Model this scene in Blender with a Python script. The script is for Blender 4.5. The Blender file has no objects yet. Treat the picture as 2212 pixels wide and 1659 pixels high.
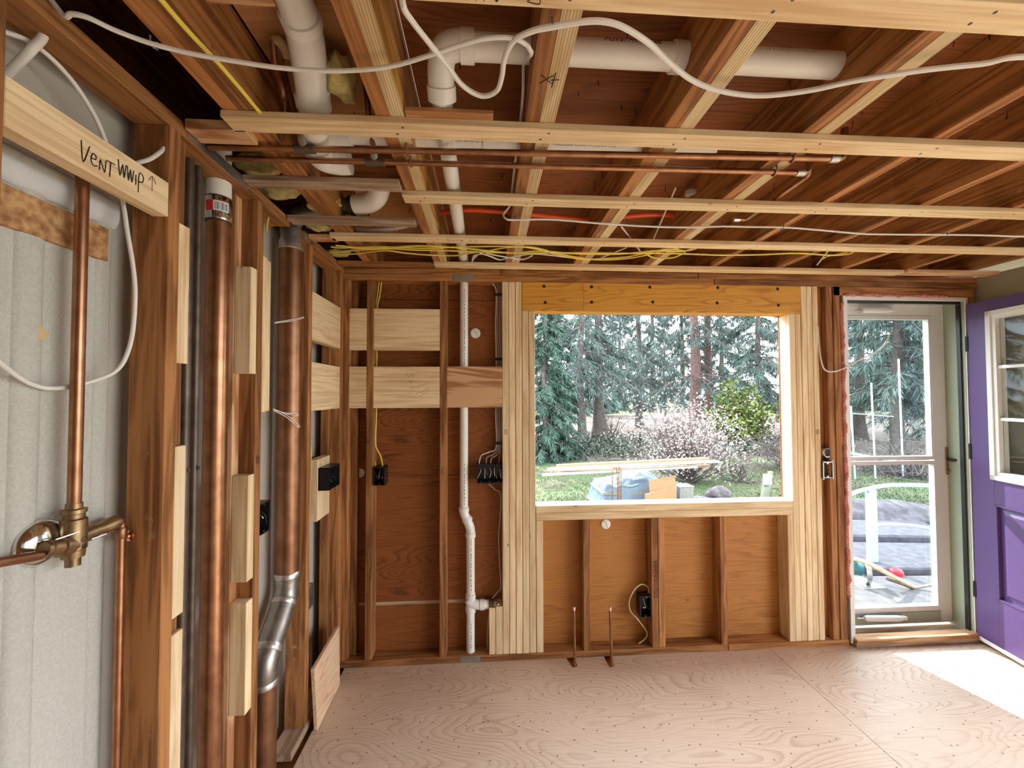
import bpy, bmesh, math, random
from mathutils import Vector as V, Matrix, noise as mnoise

S = bpy.context.scene
COL = S.collection
# ------------------------------------------------------------------ camera
IW, IH, FPX = 2212.0, 1659.0, 872.0
CAM = V((0.0, 0.0, 1.545))
YAW, PITCH, ROLL = math.radians(3.685), math.radians(1.50), math.radians(-0.16)
_f = V((math.sin(YAW)*math.cos(PITCH), math.cos(YAW)*math.cos(PITCH), math.sin(PITCH)))
_r = V((math.cos(YAW), -math.sin(YAW), 0))
_u = _r.cross(_f)
_r2 = _r*math.cos(ROLL) + _u*math.sin(ROLL)
_u2 = _u*math.cos(ROLL) - _r*math.sin(ROLL)
cd = bpy.data.cameras.new('camera'); cam = bpy.data.objects.new('camera', cd); COL.objects.link(cam)
cd.sensor_width = 36.0; cd.lens = 36.0*FPX/IW; cd.clip_start = 0.02; cd.clip_end = 400
cam.matrix_world = Matrix((( _r2.x, _u2.x, -_f.x, CAM.x), (_r2.y, _u2.y, -_f.y, CAM.y), (_r2.z, _u2.z, -_f.z, CAM.z), (0,0,0,1)))
S.camera = cam
# ------------------------------------------------------------------ light
SKY_STRENGTH, SUN_STRENGTH, EXPOSURE = 3.6, 5.5, 1.30
w = bpy.data.worlds.new('World'); S.world = w; w.use_nodes = True
nt = w.node_tree; bg = nt.nodes['Background']
bg.inputs[0].default_value = (0.86, 0.93, 1.0, 1); bg.inputs[1].default_value = SKY_STRENGTH
sd = bpy.data.lights.new('sun_offscreen', 'SUN'); sd.energy = SUN_STRENGTH; sd.angle = math.radians(0.6); sd.color = (1.0, 0.95, 0.87)
sun = bpy.data.objects.new('sun_offscreen', sd); COL.objects.link(sun)
SUN_DIR = V((0.262, -1.0, -0.88)).normalized()
sun.rotation_euler = SUN_DIR.to_track_quat('-Z', 'Y').to_euler(); sun.location = (-3, 12, 11)
S.view_settings.view_transform = 'Standard'
try: S.view_settings.look = 'None'
except Exception: pass
S.view_settings.gamma = 1.0; S.view_settings.use_curve_mapping = False
S.view_settings.exposure = EXPOSURE

# ------------------------------------------------------------------ pixel helpers (survey of the photo onto the room's planes)
def ray(x, y):
    return _r2*((x-IW/2)/FPX) - _u2*((y-IH/2)/FPX) + _f
def on(ax, v, x, y):
    d = ray(x, y); return CAM + d*((v-CAM[ax])/d[ax])
def onx(v, x, y): return on(0, v, x, y)
def ony(v, x, y): return on(1, v, x, y)
def onz(v, x, y): return on(2, v, x, y)

# ------------------------------------------------------------------ mesh helpers
WL = {}
def wloc(o): return WL.get(o.name, V((0,0,0)))
def tag(o, label=None, cat=None, group=None, kind=None):
    if label: o['label'] = label
    if cat: o['category'] = cat
    if group: o['group'] = group
    if kind: o['kind'] = kind
    return o
def put(name, bm, mat, parent=None, smooth=False, center=True):
    me = bpy.data.meshes.new(name)
    if center and len(bm.verts):
        xs = [v.co for v in bm.verts]
        lo = V((min(c.x for c in xs), min(c.y for c in xs), min(c.z for c in xs)))
        hi = V((max(c.x for c in xs), max(c.y for c in xs), max(c.z for c in xs)))
        c = (lo+hi)/2
        for v in bm.verts: v.co -= c
    else: c = V((0,0,0))
    bm.normal_update()
    bm.to_mesh(me); bm.free()
    if smooth:
        for p in me.polygons: p.use_smooth = True
        if smooth != 'all':
            try: me.set_sharp_from_angle(angle=math.radians(40))
            except Exception: pass
    if isinstance(mat, (list, tuple)):
        for m in mat: me.materials.append(m)
    else: me.materials.append(mat)
    o = bpy.data.objects.new(name, me); COL.objects.link(o)
    if parent:
        o.parent = parent; o.location = c - wloc(parent)
    else: o.location = c
    WL[o.name] = c
    return o
def empty(name, loc, label=None, cat=None, group=None, kind=None, parent=None):
    o = bpy.data.objects.new(name, None); COL.objects.link(o); o.empty_display_size = .05
    loc = V(loc); o.location = loc - (wloc(parent) if parent else V((0,0,0)))
    if parent: o.parent = parent
    WL[o.name] = loc
    return tag(o, label, cat, group, kind)
def bm_hull8(bm, P):
    vs = [bm.verts.new(p) for p in P]
    for f in ((0,3,2,1),(4,5,6,7),(0,1,5,4),(1,2,6,5),(2,3,7,6),(3,0,4,7)): bm.faces.new([vs[i] for i in f])
def bm_box(bm, x0,x1,y0,y1,z0,z1):
    x0,x1=min(x0,x1),max(x0,x1); y0,y1=min(y0,y1),max(y0,y1); z0,z1=min(z0,z1),max(z0,z1)
    bm_hull8(bm, [(x0,y0,z0),(x1,y0,z0),(x1,y1,z0),(x0,y1,z0),(x0,y0,z1),(x1,y0,z1),(x1,y1,z1),(x0,y1,z1)])
def bev(bm, b):
    if b > 0: bmesh.ops.bevel(bm, geom=list(bm.edges), offset=b, segments=1, affect='EDGES', profile=.5)
def box(name, x0,x1,y0,y1,z0,z1, mat, parent=None, b=.0015):
    bm = bmesh.new(); bm_box(bm, x0,x1,y0,y1,z0,z1); bev(bm, b)
    return put(name, bm, mat, parent)
def hull(name, P, mat, parent=None, b=.0012):
    bm = bmesh.new(); bm_hull8(bm, P); bmesh.ops.recalc_face_normals(bm, faces=bm.faces); bev(bm, b)
    return put(name, bm, mat, parent)
def prism(name, pts, ext, mat, parent=None, b=0.0):
    bm = bmesh.new(); ext = V(ext)
    a = [bm.verts.new(p) for p in pts]; c = [bm.verts.new(V(p)+ext) for p in pts]
    n = len(pts); bm.faces.new(a); bm.faces.new(c[::-1])
    for i in range(n): bm.faces.new((a[i], c[i], c[(i+1)%n], a[(i+1)%n]))
    bmesh.ops.recalc_face_normals(bm, faces=bm.faces); bev(bm, b)
    return put(name, bm, mat, parent)
def catmull(P, k=6):
    P = [V(p) for p in P]
    if len(P) < 3: return P
    Q = [P[0]*2-P[1]] + P + [P[-1]*2-P[-2]]
    out = []
    for i in range(1, len(Q)-2):
        a,b,c,d = Q[i-1],Q[i],Q[i+1],Q[i+2]
        for j in range(k):
            t = j/k
            out.append(.5*((2*b)+(c-a)*t+(2*a-5*b+4*c-d)*t*t+(3*b-a-3*c+d)*t**3))
    out.append(P[-1]); return out
def bm_tube(bm, P, r, n=10, r2=None, cap=True, sq=None):
    P = [V(p) for p in P]; m = len(P)
    T = [(P[min(i+1,m-1)]-P[max(i-1,0)]).normalized() for i in range(m)]
    up = V((0,0,1)) if abs(T[0].z) < .9 else V((1,0,0))
    N = (up - T[0]*up.dot(T[0])).normalized(); rings = []
    for i in range(m):
        N = (N - T[i]*N.dot(T[i]))
        if N.length < 1e-6: N = T[i].orthogonal()
        N.normalize(); B = T[i].cross(N)
        ri = r[i] if isinstance(r, (list,tuple)) else (r if r2 is None else r+(r2-r)*i/(m-1))
        k = 1.0 if sq is None else sq
        rings.append([bm.verts.new(P[i]+(N*math.cos(a)*k+B*math.sin(a))*ri) for a in [2*math.pi*j/n for j in range(n)]])
    for i in range(m-1):
        for j in range(n):
            bm.faces.new((rings[i][j], rings[i][(j+1)%n], rings[i+1][(j+1)%n], rings[i+1][j]))
    if cap:
        bm.faces.new(rings[0][::-1]); bm.faces.new(rings[-1])
def tube(name, P, r, mat, parent=None, n=10, k=6, r2=None, sq=None, smooth=True):
    bm = bmesh.new(); bm_tube(bm, catmull(P, k) if k else P, r, n, r2, sq=sq)
    return put(name, bm, mat, parent, smooth=smooth)
def lathe(name, p0, d, prof, mat, parent=None, n=24):
    """prof: list of (distance along d, radius)"""
    bm = bmesh.new(); p0 = V(p0); d = V(d).normalized()
    bm_lathe(bm, p0, d, prof, n)
    return put(name, bm, mat, parent, smooth=True)
def bm_lathe(bm, p0, d, prof, n=24):
    p0 = V(p0); d = V(d).normalized(); a = d.orthogonal().normalized(); c = d.cross(a); rings=[]
    for t, r in prof:
        rings.append([bm.verts.new(p0+d*t+(a*math.cos(2*math.pi*j/n)+c*math.sin(2*math.pi*j/n))*max(r,1e-5)) for j in range(n)])
    for i in range(len(rings)-1):
        for j in range(n): bm.faces.new((rings[i][j], rings[i][(j+1)%n], rings[i+1][(j+1)%n], rings[i+1][j]))
    bm.faces.new(rings[0][::-1]); bm.faces.new(rings[-1])
def cyl(name, p0, p1, r, mat, parent=None, n=20):
    p0, p1 = V(p0), V(p1)
    return lathe(name, p0, p1-p0, [(0,r),((p1-p0).length,r)], mat, parent, n)
def elbow_pts(a, b, c, rad, k=6):
    """polyline a-b-c with the corner b rounded"""
    a,b,c = V(a),V(b),V(c); u=(a-b).normalized(); v=(c-b).normalized(); p=b+u*rad; q=b+v*rad
    return [p*(1-t)**2+b*2*t*(1-t)+q*t*t for t in [i/k for i in range(k+1)]]
def strokes(name, lines, origin, u, v, size, width, mat, parent, nrm=None, lift=.0008):
    """handwriting: polylines in unit coords drawn as thin flat pen strokes lying on a face"""
    bm = bmesh.new(); origin=V(origin); u=V(u).normalized(); v=V(v).normalized(); n = u.cross(v) if nrm is None else V(nrm)
    for L in lines:
        P = [origin+u*(x*size)+v*(y*size)+n*lift for x,y in L]
        if len(P) > 2: P = catmull(P, 3)
        bm_tube(bm, P, width, 4)
    return put(name, bm, mat, parent)
def text_part(name, s, origin, u, v, size, mat, parent, bend=None, shear=0.0, lift=.0006, align='LEFT'):
    """printed lettering as a thin mesh on a face; bend=(axis point, axis dir, radius) wraps it on a pipe"""
    cu = bpy.data.curves.new('lettering', 'FONT'); cu.body = s; cu.size = 1.0; cu.align_x = align; cu.resolution_u = 2; cu.shear = shear
    to = bpy.data.objects.new('lettering_tmp', cu); COL.objects.link(to)
    dg = bpy.context.evaluated_depsgraph_get()
    me = bpy.data.meshes.new_from_object(to.evaluated_get(dg))
    bpy.data.objects.remove(to); bpy.data.curves.remove(cu)
    u=V(u).normalized(); v=V(v).normalized(); n=u.cross(v); origin=V(origin)
    bm = bmesh.new(); bm.from_mesh(me); bpy.data.meshes.remove(me)
    for vt in bm.verts:
        x, y = vt.co.x*size, vt.co.y*size
        if bend:
            ang = y/bend; vt.co = origin - n*bend + u*x + (n*math.cos(ang)+v*math.sin(ang))*(bend+lift)
        else: vt.co = origin+u*x+v*y+n*lift
    return put(name, bm, mat, parent)

# ------------------------------------------------------------------ materials
def sock(nd, *names):
    for n in names:
        if n in nd.inputs: return nd.inputs[n]
def newmat(name):
    m = bpy.data.materials.new(name); m.use_nodes = True
    return m, m.node_tree, m.node_tree.nodes, m.node_tree.links, m.node_tree.nodes['Principled BSDF']
def plain(name, col, rough=.6, metal=0.0, spec=.5, noise=0.0, scale=40, bump=0.0, col2=None, trans=0.0, rnd=0.0):
    m, t, N, L, B = newmat(name)
    B.inputs['Base Color'].default_value = (*col, 1); B.inputs['Roughness'].default_value = rough; B.inputs['Metallic'].default_value = metal
    s = sock(B, 'Specular IOR Level', 'Specular')
    if s: s.default_value = spec
    if noise > 0 or bump > 0 or col2:
        tc = N.new('ShaderNodeTexCoord'); nz = N.new('ShaderNodeTexNoise'); nz.inputs['Scale'].default_value = scale; nz.inputs['Detail'].default_value = 5
        L.new(tc.outputs['Object'], nz.inputs['Vector'])
        if noise > 0 or col2:
            rp = N.new('ShaderNodeValToRGB'); rp.color_ramp.elements[0].position = .35; rp.color_ramp.elements[1].position = .65
            c2 = col2 or tuple(max(0, c*(1-noise)) for c in col)
            rp.color_ramp.elements[0].color = (*c2, 1); rp.color_ramp.elements[1].color = (*col, 1)
            L.new(nz.outputs['Fac'], rp.inputs['Fac']); L.new(rp.outputs['Color'], B.inputs['Base Color'])
        if bump > 0:
            bp = N.new('ShaderNodeBump'); bp.inputs['Strength'].default_value = bump; bp.inputs['Distance'].default_value = .002
            L.new(nz.outputs['Fac'], bp.inputs['Height']); L.new(bp.outputs['Normal'], B.inputs['Normal'])
    return m
def wood(name, light, dark, axis, streak=.5, knots=.0, rough=.62, vary=.16, rings=16.0, fine=90.0, lines=None, stain=0.0, stain_col=(.5,.45,.4)):
    """lumber with the grain along axis 0/1/2"""
    m, t, N, L, B = newmat(name)
    B.inputs['Roughness'].default_value = rough
    s = sock(B, 'Specular IOR Level', 'Specular'); s.default_value = .25
    tc = N.new('ShaderNodeTexCoord'); oi = N.new('ShaderNodeObjectInfo')
    off = N.new('ShaderNodeVectorMath'); off.operation = 'MULTIPLY_ADD'
    cmb = N.new('ShaderNodeCombineXYZ')
    for i, k in enumerate((13.7, 7.3, 23.1)):
        mu = N.new('ShaderNodeMath'); mu.operation = 'MULTIPLY'; mu.inputs[1].default_value = k
        L.new(oi.outputs['Random'], mu.inputs[0]); L.new(mu.outputs[0], cmb.inputs[i])
    ad = N.new('ShaderNodeVectorMath'); ad.operation = 'ADD'
    L.new(tc.outputs['Object'], ad.inputs[0]); L.new(cmb.outputs[0], ad.inputs[1])
    def mapped(across, along):
        mp = N.new('ShaderNodeMapping'); sc = [across]*3; sc[axis] = along; mp.inputs['Scale'].default_value = sc
        L.new(ad.outputs[0], mp.inputs['Vector']); return mp
    n1 = N.new('ShaderNodeTexNoise'); n1.inputs['Scale'].default_value = 1; n1.inputs['Detail'].default_value = 3; n1.inputs['Distortion'].default_value = .6
    L.new(mapped(rings, 1.2).outputs[0], n1.inputs['Vector'])
    ml = N.new('ShaderNodeMath'); ml.operation='MULTIPLY'; ml.inputs[1].default_value = 26.0
    sn = N.new('ShaderNodeMath'); sn.operation='SINE'
    L.new(n1.outputs['Fac'], ml.inputs[0]); L.new(ml.outputs[0], sn.inputs[0])
    n2 = N.new('ShaderNodeTexNoise'); n2.inputs['Scale'].default_value = 1; n2.inputs['Detail'].default_value = 4
    L.new(mapped(fine, 3.0).outputs[0], n2.inputs['Vector'])
    n3 = N.new('ShaderNodeTexNoise'); n3.inputs['Scale'].default_value = 2.2; n3.inputs['Detail'].default_value = 2
    L.new(ad.outputs[0], n3.inputs['Vector'])
    def comb(a, ka, b_, kb):
        x = N.new('ShaderNodeMath'); x.operation='MULTIPLY'; x.inputs[1].default_value = ka; L.new(a, x.inputs[0])
        y = N.new('ShaderNodeMath'); y.operation='MULTIPLY_ADD'; y.inputs[1].default_value = kb; L.new(b_, y.inputs[0]); L.new(x.outputs[0], y.inputs[2]); return y.outputs[0]
    fac = comb(sn.outputs[0], .12*streak*2, n2.outputs['Fac'], .7)
    fac = comb(fac, 1.0, n3.outputs['Fac'], .45)
    rp = N.new('ShaderNodeValToRGB'); rp.color_ramp.elements[0].position = .38; rp.color_ramp.elements[1].position = .72
    rp.color_ramp.elements[0].color = (*dark, 1); rp.color_ramp.elements[1].color = (*light, 1)
    L.new(fac, rp.inputs['Fac']); col = rp.outputs['Color']
    def mixc(a, bcol, f):
        mx = N.new('ShaderNodeMix'); mx.data_type = 'RGBA'
        L.new(f, mx.inputs[0]); L.new(a, mx.inputs[6])
        if isinstance(bcol, tuple): mx.inputs[7].default_value = (*bcol, 1)
        else: L.new(bcol, mx.inputs[7])
        return mx.outputs[2]
    if lines:
        wv = N.new('ShaderNodeTexWave'); wv.wave_type='BANDS'; wv.bands_direction = lines; wv.inputs['Scale'].default_value = 48; wv.inputs['Distortion'].default_value = .35; wv.inputs['Detail Scale'].default_value = .3
        L.new(tc.outputs['Object'], wv.inputs['Vector'])
        r2 = N.new('ShaderNodeValToRGB'); r2.color_ramp.elements[0].position=.62; r2.color_ramp.elements[1].position=.9
        r2.color_ramp.elements[0].color=(0,0,0,1); r2.color_ramp.elements[1].color=(.75,.75,.75,1)
        L.new(wv.outputs['Fac'], r2.inputs['Fac']); col = mixc(col, tuple(c*.5 for c in dark), r2.outputs['Color'])
    if knots > 0:
        vo = N.new('ShaderNodeTexVoronoi'); vo.inputs['Scale'].default_value = 1
        L.new(mapped(9.0, 4.2).outputs[0], vo.inputs['Vector'])
        r3 = N.new('ShaderNodeValToRGB'); r3.color_ramp.elements[0].position=.05*knots; r3.color_ramp.elements[1].position=.11*knots
        r3.color_ramp.elements[0].color=(.8,.8,.8,1); r3.color_ramp.elements[1].color=(0,0,0,1)
        L.new(vo.outputs['Distance'], r3.inputs['Fac']); col = mixc(col, tuple(c*.30 for c in dark), r3.outputs['Color'])
    if stain > 0:
        n4 = N.new('ShaderNodeTexNoise'); n4.inputs['Scale'].default_value = 9; n4.inputs['Detail'].default_value = 6; n4.inputs['Roughness'].default_value=.75
        L.new(ad.outputs[0], n4.inputs['Vector'])
        r4 = N.new('ShaderNodeValToRGB'); r4.color_ramp.elements[0].position=.66-.06*stain; r4.color_ramp.elements[1].position=.74
        r4.color_ramp.elements[0].color=(0,0,0,1); r4.color_ramp.elements[1].color=(.6,.6,.6,1)
        L.new(n4.outputs['Fac'], r4.inputs['Fac']); col = mixc(col, stain_col, r4.outputs['Color'])
    hs = N.new('ShaderNodeHueSaturation')
    mr = N.new('ShaderNodeMapRange'); mr.inputs['To Min'].default_value = 1-vary; mr.inputs['To Max'].default_value = 1+vary
    L.new(oi.outputs['Random'], mr.inputs['Value']); L.new(mr.outputs[0], hs.inputs['Value']); L.new(col, hs.inputs['Color'])
    L.new(hs.outputs[0], B.inputs['Base Color'])
    bp = N.new('ShaderNodeBump'); bp.inputs['Strength'].default_value=.25; bp.inputs['Distance'].default_value=.001
    L.new(n2.outputs['Fac'], bp.inputs['Height']); L.new(bp.outputs['Normal'], B.inputs['Normal'])
    return m
def ply(name, light, dark, grain, freq=30.0, sx=1.2, sy=5.0, rough=.55, spec=.25, specks=0.0, strength=.8, knots=0.0, fine=1.0):
    """rotary-cut plywood: cathedral contour figure. grain axis index; other in-plane axes scaled by sy"""
    m, t, N, L, B = newmat(name)
    B.inputs['Roughness'].default_value = rough; sock(B,'Specular IOR Level','Specular').default_value = spec
    tc = N.new('ShaderNodeTexCoord'); mp = N.new('ShaderNodeMapping'); sc=[sy]*3; sc[grain]=sx; mp.inputs['Scale'].default_value=sc
    L.new(tc.outputs['Object'], mp.inputs['Vector'])
    n1 = N.new('ShaderNodeTexNoise'); n1.inputs['Scale'].default_value=1; n1.inputs['Detail'].default_value=1.6; n1.inputs['Roughness'].default_value=.42; n1.inputs['Distortion'].default_value=.25
    L.new(mp.outputs[0], n1.inputs['Vector'])
    ml=N.new('ShaderNodeMath'); ml.operation='MULTIPLY'; ml.inputs[1].default_value=freq; L.new(n1.outputs['Fac'], ml.inputs[0])
    fr=N.new('ShaderNodeMath'); fr.operation='FRACT'; L.new(ml.outputs[0], fr.inputs[0])
    rp=N.new('ShaderNodeValToRGB'); e=rp.color_ramp.elements
    e[0].position=0; e[0].color=(0,0,0,1); e[1].position=1; e[1].color=(0,0,0,1)
    a=e.new(.55); a.color=(.25,.25,.25,1); b2=e.new(.88); b2.color=(1,1,1,1)
    L.new(fr.outputs[0], rp.inputs['Fac'])
    n2=N.new('ShaderNodeTexNoise'); n2.inputs['Scale'].default_value=1; n2.inputs['Detail'].default_value=4
    mp2=N.new('ShaderNodeMapping'); s2=[120*fine]*3; s2[grain]=5*fine; mp2.inputs['Scale'].default_value=s2; L.new(tc.outputs['Object'], mp2.inputs['Vector']); L.new(mp2.outputs[0], n2.inputs['Vector'])
    n3=N.new('ShaderNodeTexNoise'); n3.inputs['Scale'].default_value=1.7; n3.inputs['Detail'].default_value=3; L.new(tc.outputs['Object'], n3.inputs['Vector'])
    def math2(op, a_, b_):
        x=N.new('ShaderNodeMath'); x.operation=op
        for i,v in enumerate((a_,b_)):
            if isinstance(v,(int,float)): x.inputs[i].default_value=v
            else: L.new(v, x.inputs[i])
        return x.outputs[0]
    n3s=math2('SUBTRACT', math2('MULTIPLY', n3.outputs['Fac'], 2.2), .45)
    f=math2('MULTIPLY', math2('MULTIPLY', rp.outputs['Color'], strength), n3s)
    f=math2('ADD', f, math2('MULTIPLY', math2('SUBTRACT', n2.outputs['Fac'], .5), .7))
    f=math2('ADD', f, math2('MULTIPLY', math2('SUBTRACT', n3.outputs['Fac'], .45), .5))
    mx=N.new('ShaderNodeMix'); mx.data_type='RGBA'; mx.clamp_factor=True
    L.new(f, mx.inputs[0]); mx.inputs[6].default_value=(*light,1); mx.inputs[7].default_value=(*dark,1); col=mx.outputs[2]
    if specks>0:
        vo=N.new('ShaderNodeTexVoronoi'); vo.voronoi_dimensions='2D'; vo.inputs['Scale'].default_value=11; L.new(tc.outputs['Object'], vo.inputs['Vector'])
        r3=N.new('ShaderNodeValToRGB'); r3.color_ramp.elements[0].position=.025*specks; r3.color_ramp.elements[1].position=.035*specks
        r3.color_ramp.elements[0].color=(.85,.85,.85,1); r3.color_ramp.elements[1].color=(0,0,0,1)
        L.new(vo.outputs['Distance'], r3.inputs['Fac'])
        m2=N.new('ShaderNodeMix'); m2.data_type='RGBA'; L.new(r3.outputs['Color'], m2.inputs[0]); L.new(col, m2.inputs[6]); m2.inputs[7].default_value=(.05,.035,.03,1); col=m2.outputs[2]
    if knots>0:
        mp4=N.new('ShaderNodeMapping'); s4=[7.0]*3; s4[grain]=3.2; mp4.inputs['Scale'].default_value=s4; L.new(tc.outputs['Object'], mp4.inputs['Vector'])
        vo=N.new('ShaderNodeTexVoronoi'); vo.inputs['Scale'].default_value=1; L.new(mp4.outputs[0], vo.inputs['Vector'])
        r3=N.new('ShaderNodeValToRGB'); r3.color_ramp.elements[0].position=.05*knots; r3.color_ramp.elements[1].position=.10*knots
        r3.color_ramp.elements[0].color=(.9,.9,.9,1); r3.color_ramp.elements[1].color=(0,0,0,1)
        L.new(vo.outputs['Distance'], r3.inputs['Fac'])
        m2=N.new('ShaderNodeMix'); m2.data_type='RGBA'; L.new(r3.outputs['Color'], m2.inputs[0]); L.new(col, m2.inputs[6]); m2.inputs[7].default_value=(.045,.02,.01,1); col=m2.outputs[2]
    L.new(col, B.inputs['Base Color'])
    bp=N.new('ShaderNodeBump'); bp.inputs['Strength'].default_value=.2; bp.inputs['Distance'].default_value=.001; L.new(n2.outputs['Fac'], bp.inputs['Height']); L.new(bp.outputs['Normal'], B.inputs['Normal'])
    return m
NEW_L, NEW_D = (.86,.67,.41), (.64,.43,.22)
OLD_L, OLD_D = (.45,.20,.068), (.20,.078,.024)
M = {}
for a, n in enumerate('xyz'):
    M['new_'+n] = wood('new_pine_'+n, NEW_L, NEW_D, a, .45, .55, vary=.10)
    M['old_'+n] = wood('old_fir_'+n, OLD_L, OLD_D, a, .6, .35, vary=.22, stain=.35, stain_col=(.55,.42,.30))
    M['fir_'+n] = wood('new_fir_'+n, (.70,.42,.22), (.42,.19,.075), a, 1.3, .2, vary=.08, rings=9)
    M['grey_'+n] = wood('weathered_board_'+n, (.50,.36,.24), (.27,.18,.115), a, .6, .4, vary=.1, stain=.5)
M['lvl_edge'] = wood('laminated_edge', (.80,.64,.38), (.60,.41,.20), 1, .5, 0, lines='X', vary=.04)
M['lvl_face'] = wood('laminated_face', (.62,.33,.085), (.34,.15,.03), 1, .9, .3, vary=.05)
M['header'] = ply('header_ply', (.72,.36,.055), (.40,.15,.018), 0, 16, .9, 7, specks=0, strength=.9)
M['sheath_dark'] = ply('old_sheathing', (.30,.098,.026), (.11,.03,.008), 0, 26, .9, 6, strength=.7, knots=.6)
M['sheath_orange'] = ply('old_sheathing_orange', (.47,.20,.05), (.17,.058,.013), 0, 14, .8, 11, strength=.45, knots=1.0)
M['subfloor'] = ply('old_subfloor', (.33,.115,.038), (.12,.037,.012), 0, 18, .9, 7, strength=.7, knots=.8)
M['subfloor_tan'] = ply('tan_subfloor', (.58,.30,.13), (.36,.16,.06), 0, 10, .9, 7, strength=.6, knots=.4)
M['floor'] = ply('floor_plywood', (.74,.575,.44), (.45,.28,.175), 0, 52, .85, 3.0, rough=.42, spec=.45, specks=1.3, strength=.62)
M['offcut'] = ply('offcut_ply', (.80,.55,.36), (.52,.28,.14), 1, 14, 1.2, 9, strength=.8)
M['osb'] = plain('osb', (.62,.36,.16), .8, noise=.6, scale=55, col2=(.30,.13,.05))
M['drywall'] = plain('drywall_back', (.52,.47,.40), .9, noise=.08, scale=6, bump=.3)
M['surround'] = plain('fibreglass_back', (.57,.56,.49), .75, scale=160, noise=.12, bump=.9)
M['surround_lip'] = plain('fibreglass_lip', (.66,.66,.64), .5, noise=.1, scale=20)
M['beige'] = plain('beige_paint', (.46,.41,.29), .8, bump=.15, scale=200)
M['pvc'] = plain('white_pvc', (.86,.845,.77), .33, noise=.05, scale=8)
M['pvc_clear'] = plain('primed_pvc', (.84,.82,.77), .25, noise=.06, scale=12)
M['copper'] = plain('copper', (.46,.235,.12), .31, .9, noise=.45, scale=22, col2=(.34,.15,.075))
M['copper_dull'] = plain('aged_copper', (.36,.18,.095), .42, .9, noise=.5, scale=16, col2=(.25,.115,.055))
M['copper_bright'] = plain('bright_copper', (.90,.50,.33), .22, 1.0)
M['iron'] = plain('dark_pipe', (.16,.115,.085), .45, .6, noise=.4, scale=20)
M['solder'] = plain('solder', (.62,.58,.53), .35, .9, noise=.3, scale=60)
M['brass'] = plain('brass', (.40,.27,.14), .38, .9, noise=.35, scale=45)
M['chrome'] = plain('chrome', (.75,.74,.72), .12, 1.0)
M['steel'] = plain('galvanised', (.50,.51,.51), .35, .9, noise=.2, scale=25)
M['nickel'] = plain('dull_fitting', (.40,.37,.33), .38, .9, noise=.35, scale=22)
M['black'] = plain('black_plastic', (.012,.012,.013), .35)
M['rubber'] = plain('black_rubber', (.02,.02,.02), .7)
M['wire_w'] = plain('white_cable', (.80,.76,.70), .45)
M['wire_g'] = plain('grey_cable', (.50,.47,.44), .5)
M['wire_y'] = plain('yellow_cable', (.86,.66,.10), .45)
M['wire_c'] = plain('cream_cable', (.80,.70,.45), .45)
M['pex'] = plain('orange_pipe', (.85,.115,.025), .35)
M['red'] = plain('red_plastic', (.75,.02,.03), .35)
M['ink'] = plain('black_ink', (.012,.011,.012), .8)
M['pencil'] = plain('pencil', (.16,.12,.09), .8)
M['fade'] = plain('faded_ink', (.22,.20,.19), .8)
M['insul_y'] = plain('yellow_insulation', (.78,.66,.26), .95, noise=.45, scale=35, bump=1)
M['insul_p'] = plain('pink_insulation', (.72,.26,.20), .95, noise=.5, scale=60, bump=1)
M['foam'] = plain('tan_foam', (.70,.48,.26), .9, noise=.2, scale=40, bump=.6)
M['purple'] = plain('purple_paint', (.115,.062,.19), .38, bump=.08, scale=260)
M['white_paint'] = plain('white_paint', (.80,.77,.72), .4)
M['storm'] = plain('storm_door_white', (.74,.72,.68), .4)
M['sage'] = plain('sage_paint', (.36,.40,.29), .55, noise=.06, scale=60)
M['label_w'] = plain('label_white', (.86,.86,.86), .5)
def glassmat(refl):
    m, t, N, L, B = newmat('window_glass'); N.remove(B)
    out = [n for n in N if n.type == 'OUTPUT_MATERIAL'][0]
    tr = N.new('ShaderNodeBsdfTransparent'); tr.inputs[0].default_value=(.90,.94,.95,1)
    gl = N.new('ShaderNodeBsdfGlossy'); gl.inputs['Roughness'].default_value=.02; gl.inputs[0].default_value=(.9,.95,1,1)
    mx = N.new('ShaderNodeMixShader'); mx.inputs[0].default_value=refl
    L.new(tr.outputs[0], mx.inputs[1]); L.new(gl.outputs[0], mx.inputs[2]); L.new(mx.outputs[0], out.inputs[0])
    return m
M['glass'] = glassmat(.045); M['glass_soft'] = glassmat(.02)

# ------------------------------------------------------------------ key planes
D = 2.38            # face of the back wall studs
DS = D+.089         # sheathing behind them
XL = -.822          # face of the left wall studs
XB = XL-.089        # back of the left wall studs
JB = 2.29           # underside of the joists
SB = JB-.019        # underside of the furring strips
JT = JB+.184        # top of the joists
TW = .0385          # thickness of a two-by
XR = 3.15           # right wall
Y0 = -2.4           # where the built room ends behind the camera

# ================================================================== FLOOR
floor = tag(box('floor', -.97, 4.2, Y0, 2.52, -.06, -.019, M['old_y'], b=0), kind='structure')
SEAM = 1.715
def notch(cx):
    a, b_, c, d = onz(0, cx-24, 1400), onz(0, cx-6, 1400), onz(0, cx+8, 1438), onz(0, cx-3, 1442)
    return [V((a.x, D+.002, 0)), V((d.x, d.y, 0)), V((c.x, c.y, 0)), V((c.x+.002, D+.002, 0))]
n1, n2 = notch(1240), notch(1320)
pa = [V((-.800, .93, 0)), V((SEAM-.0015, .93, 0)), V((SEAM-.0015, D+.002, 0))] + n2[::-1] + n1[::-1] + [V((-.800, D+.002, 0))]
prism('floor_panel', pa, (0,0,-.018), M['floor'], floor)
box('floor_panel', SEAM+.0015, 4.2, 1.165, D+.1, -.018, 0, M['floor'], floor, b=.0008)
box('floor_panel', SEAM+.0015, 4.2, Y0, 1.162, -.018, 0, M['floor'], floor, b=.0008)
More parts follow.
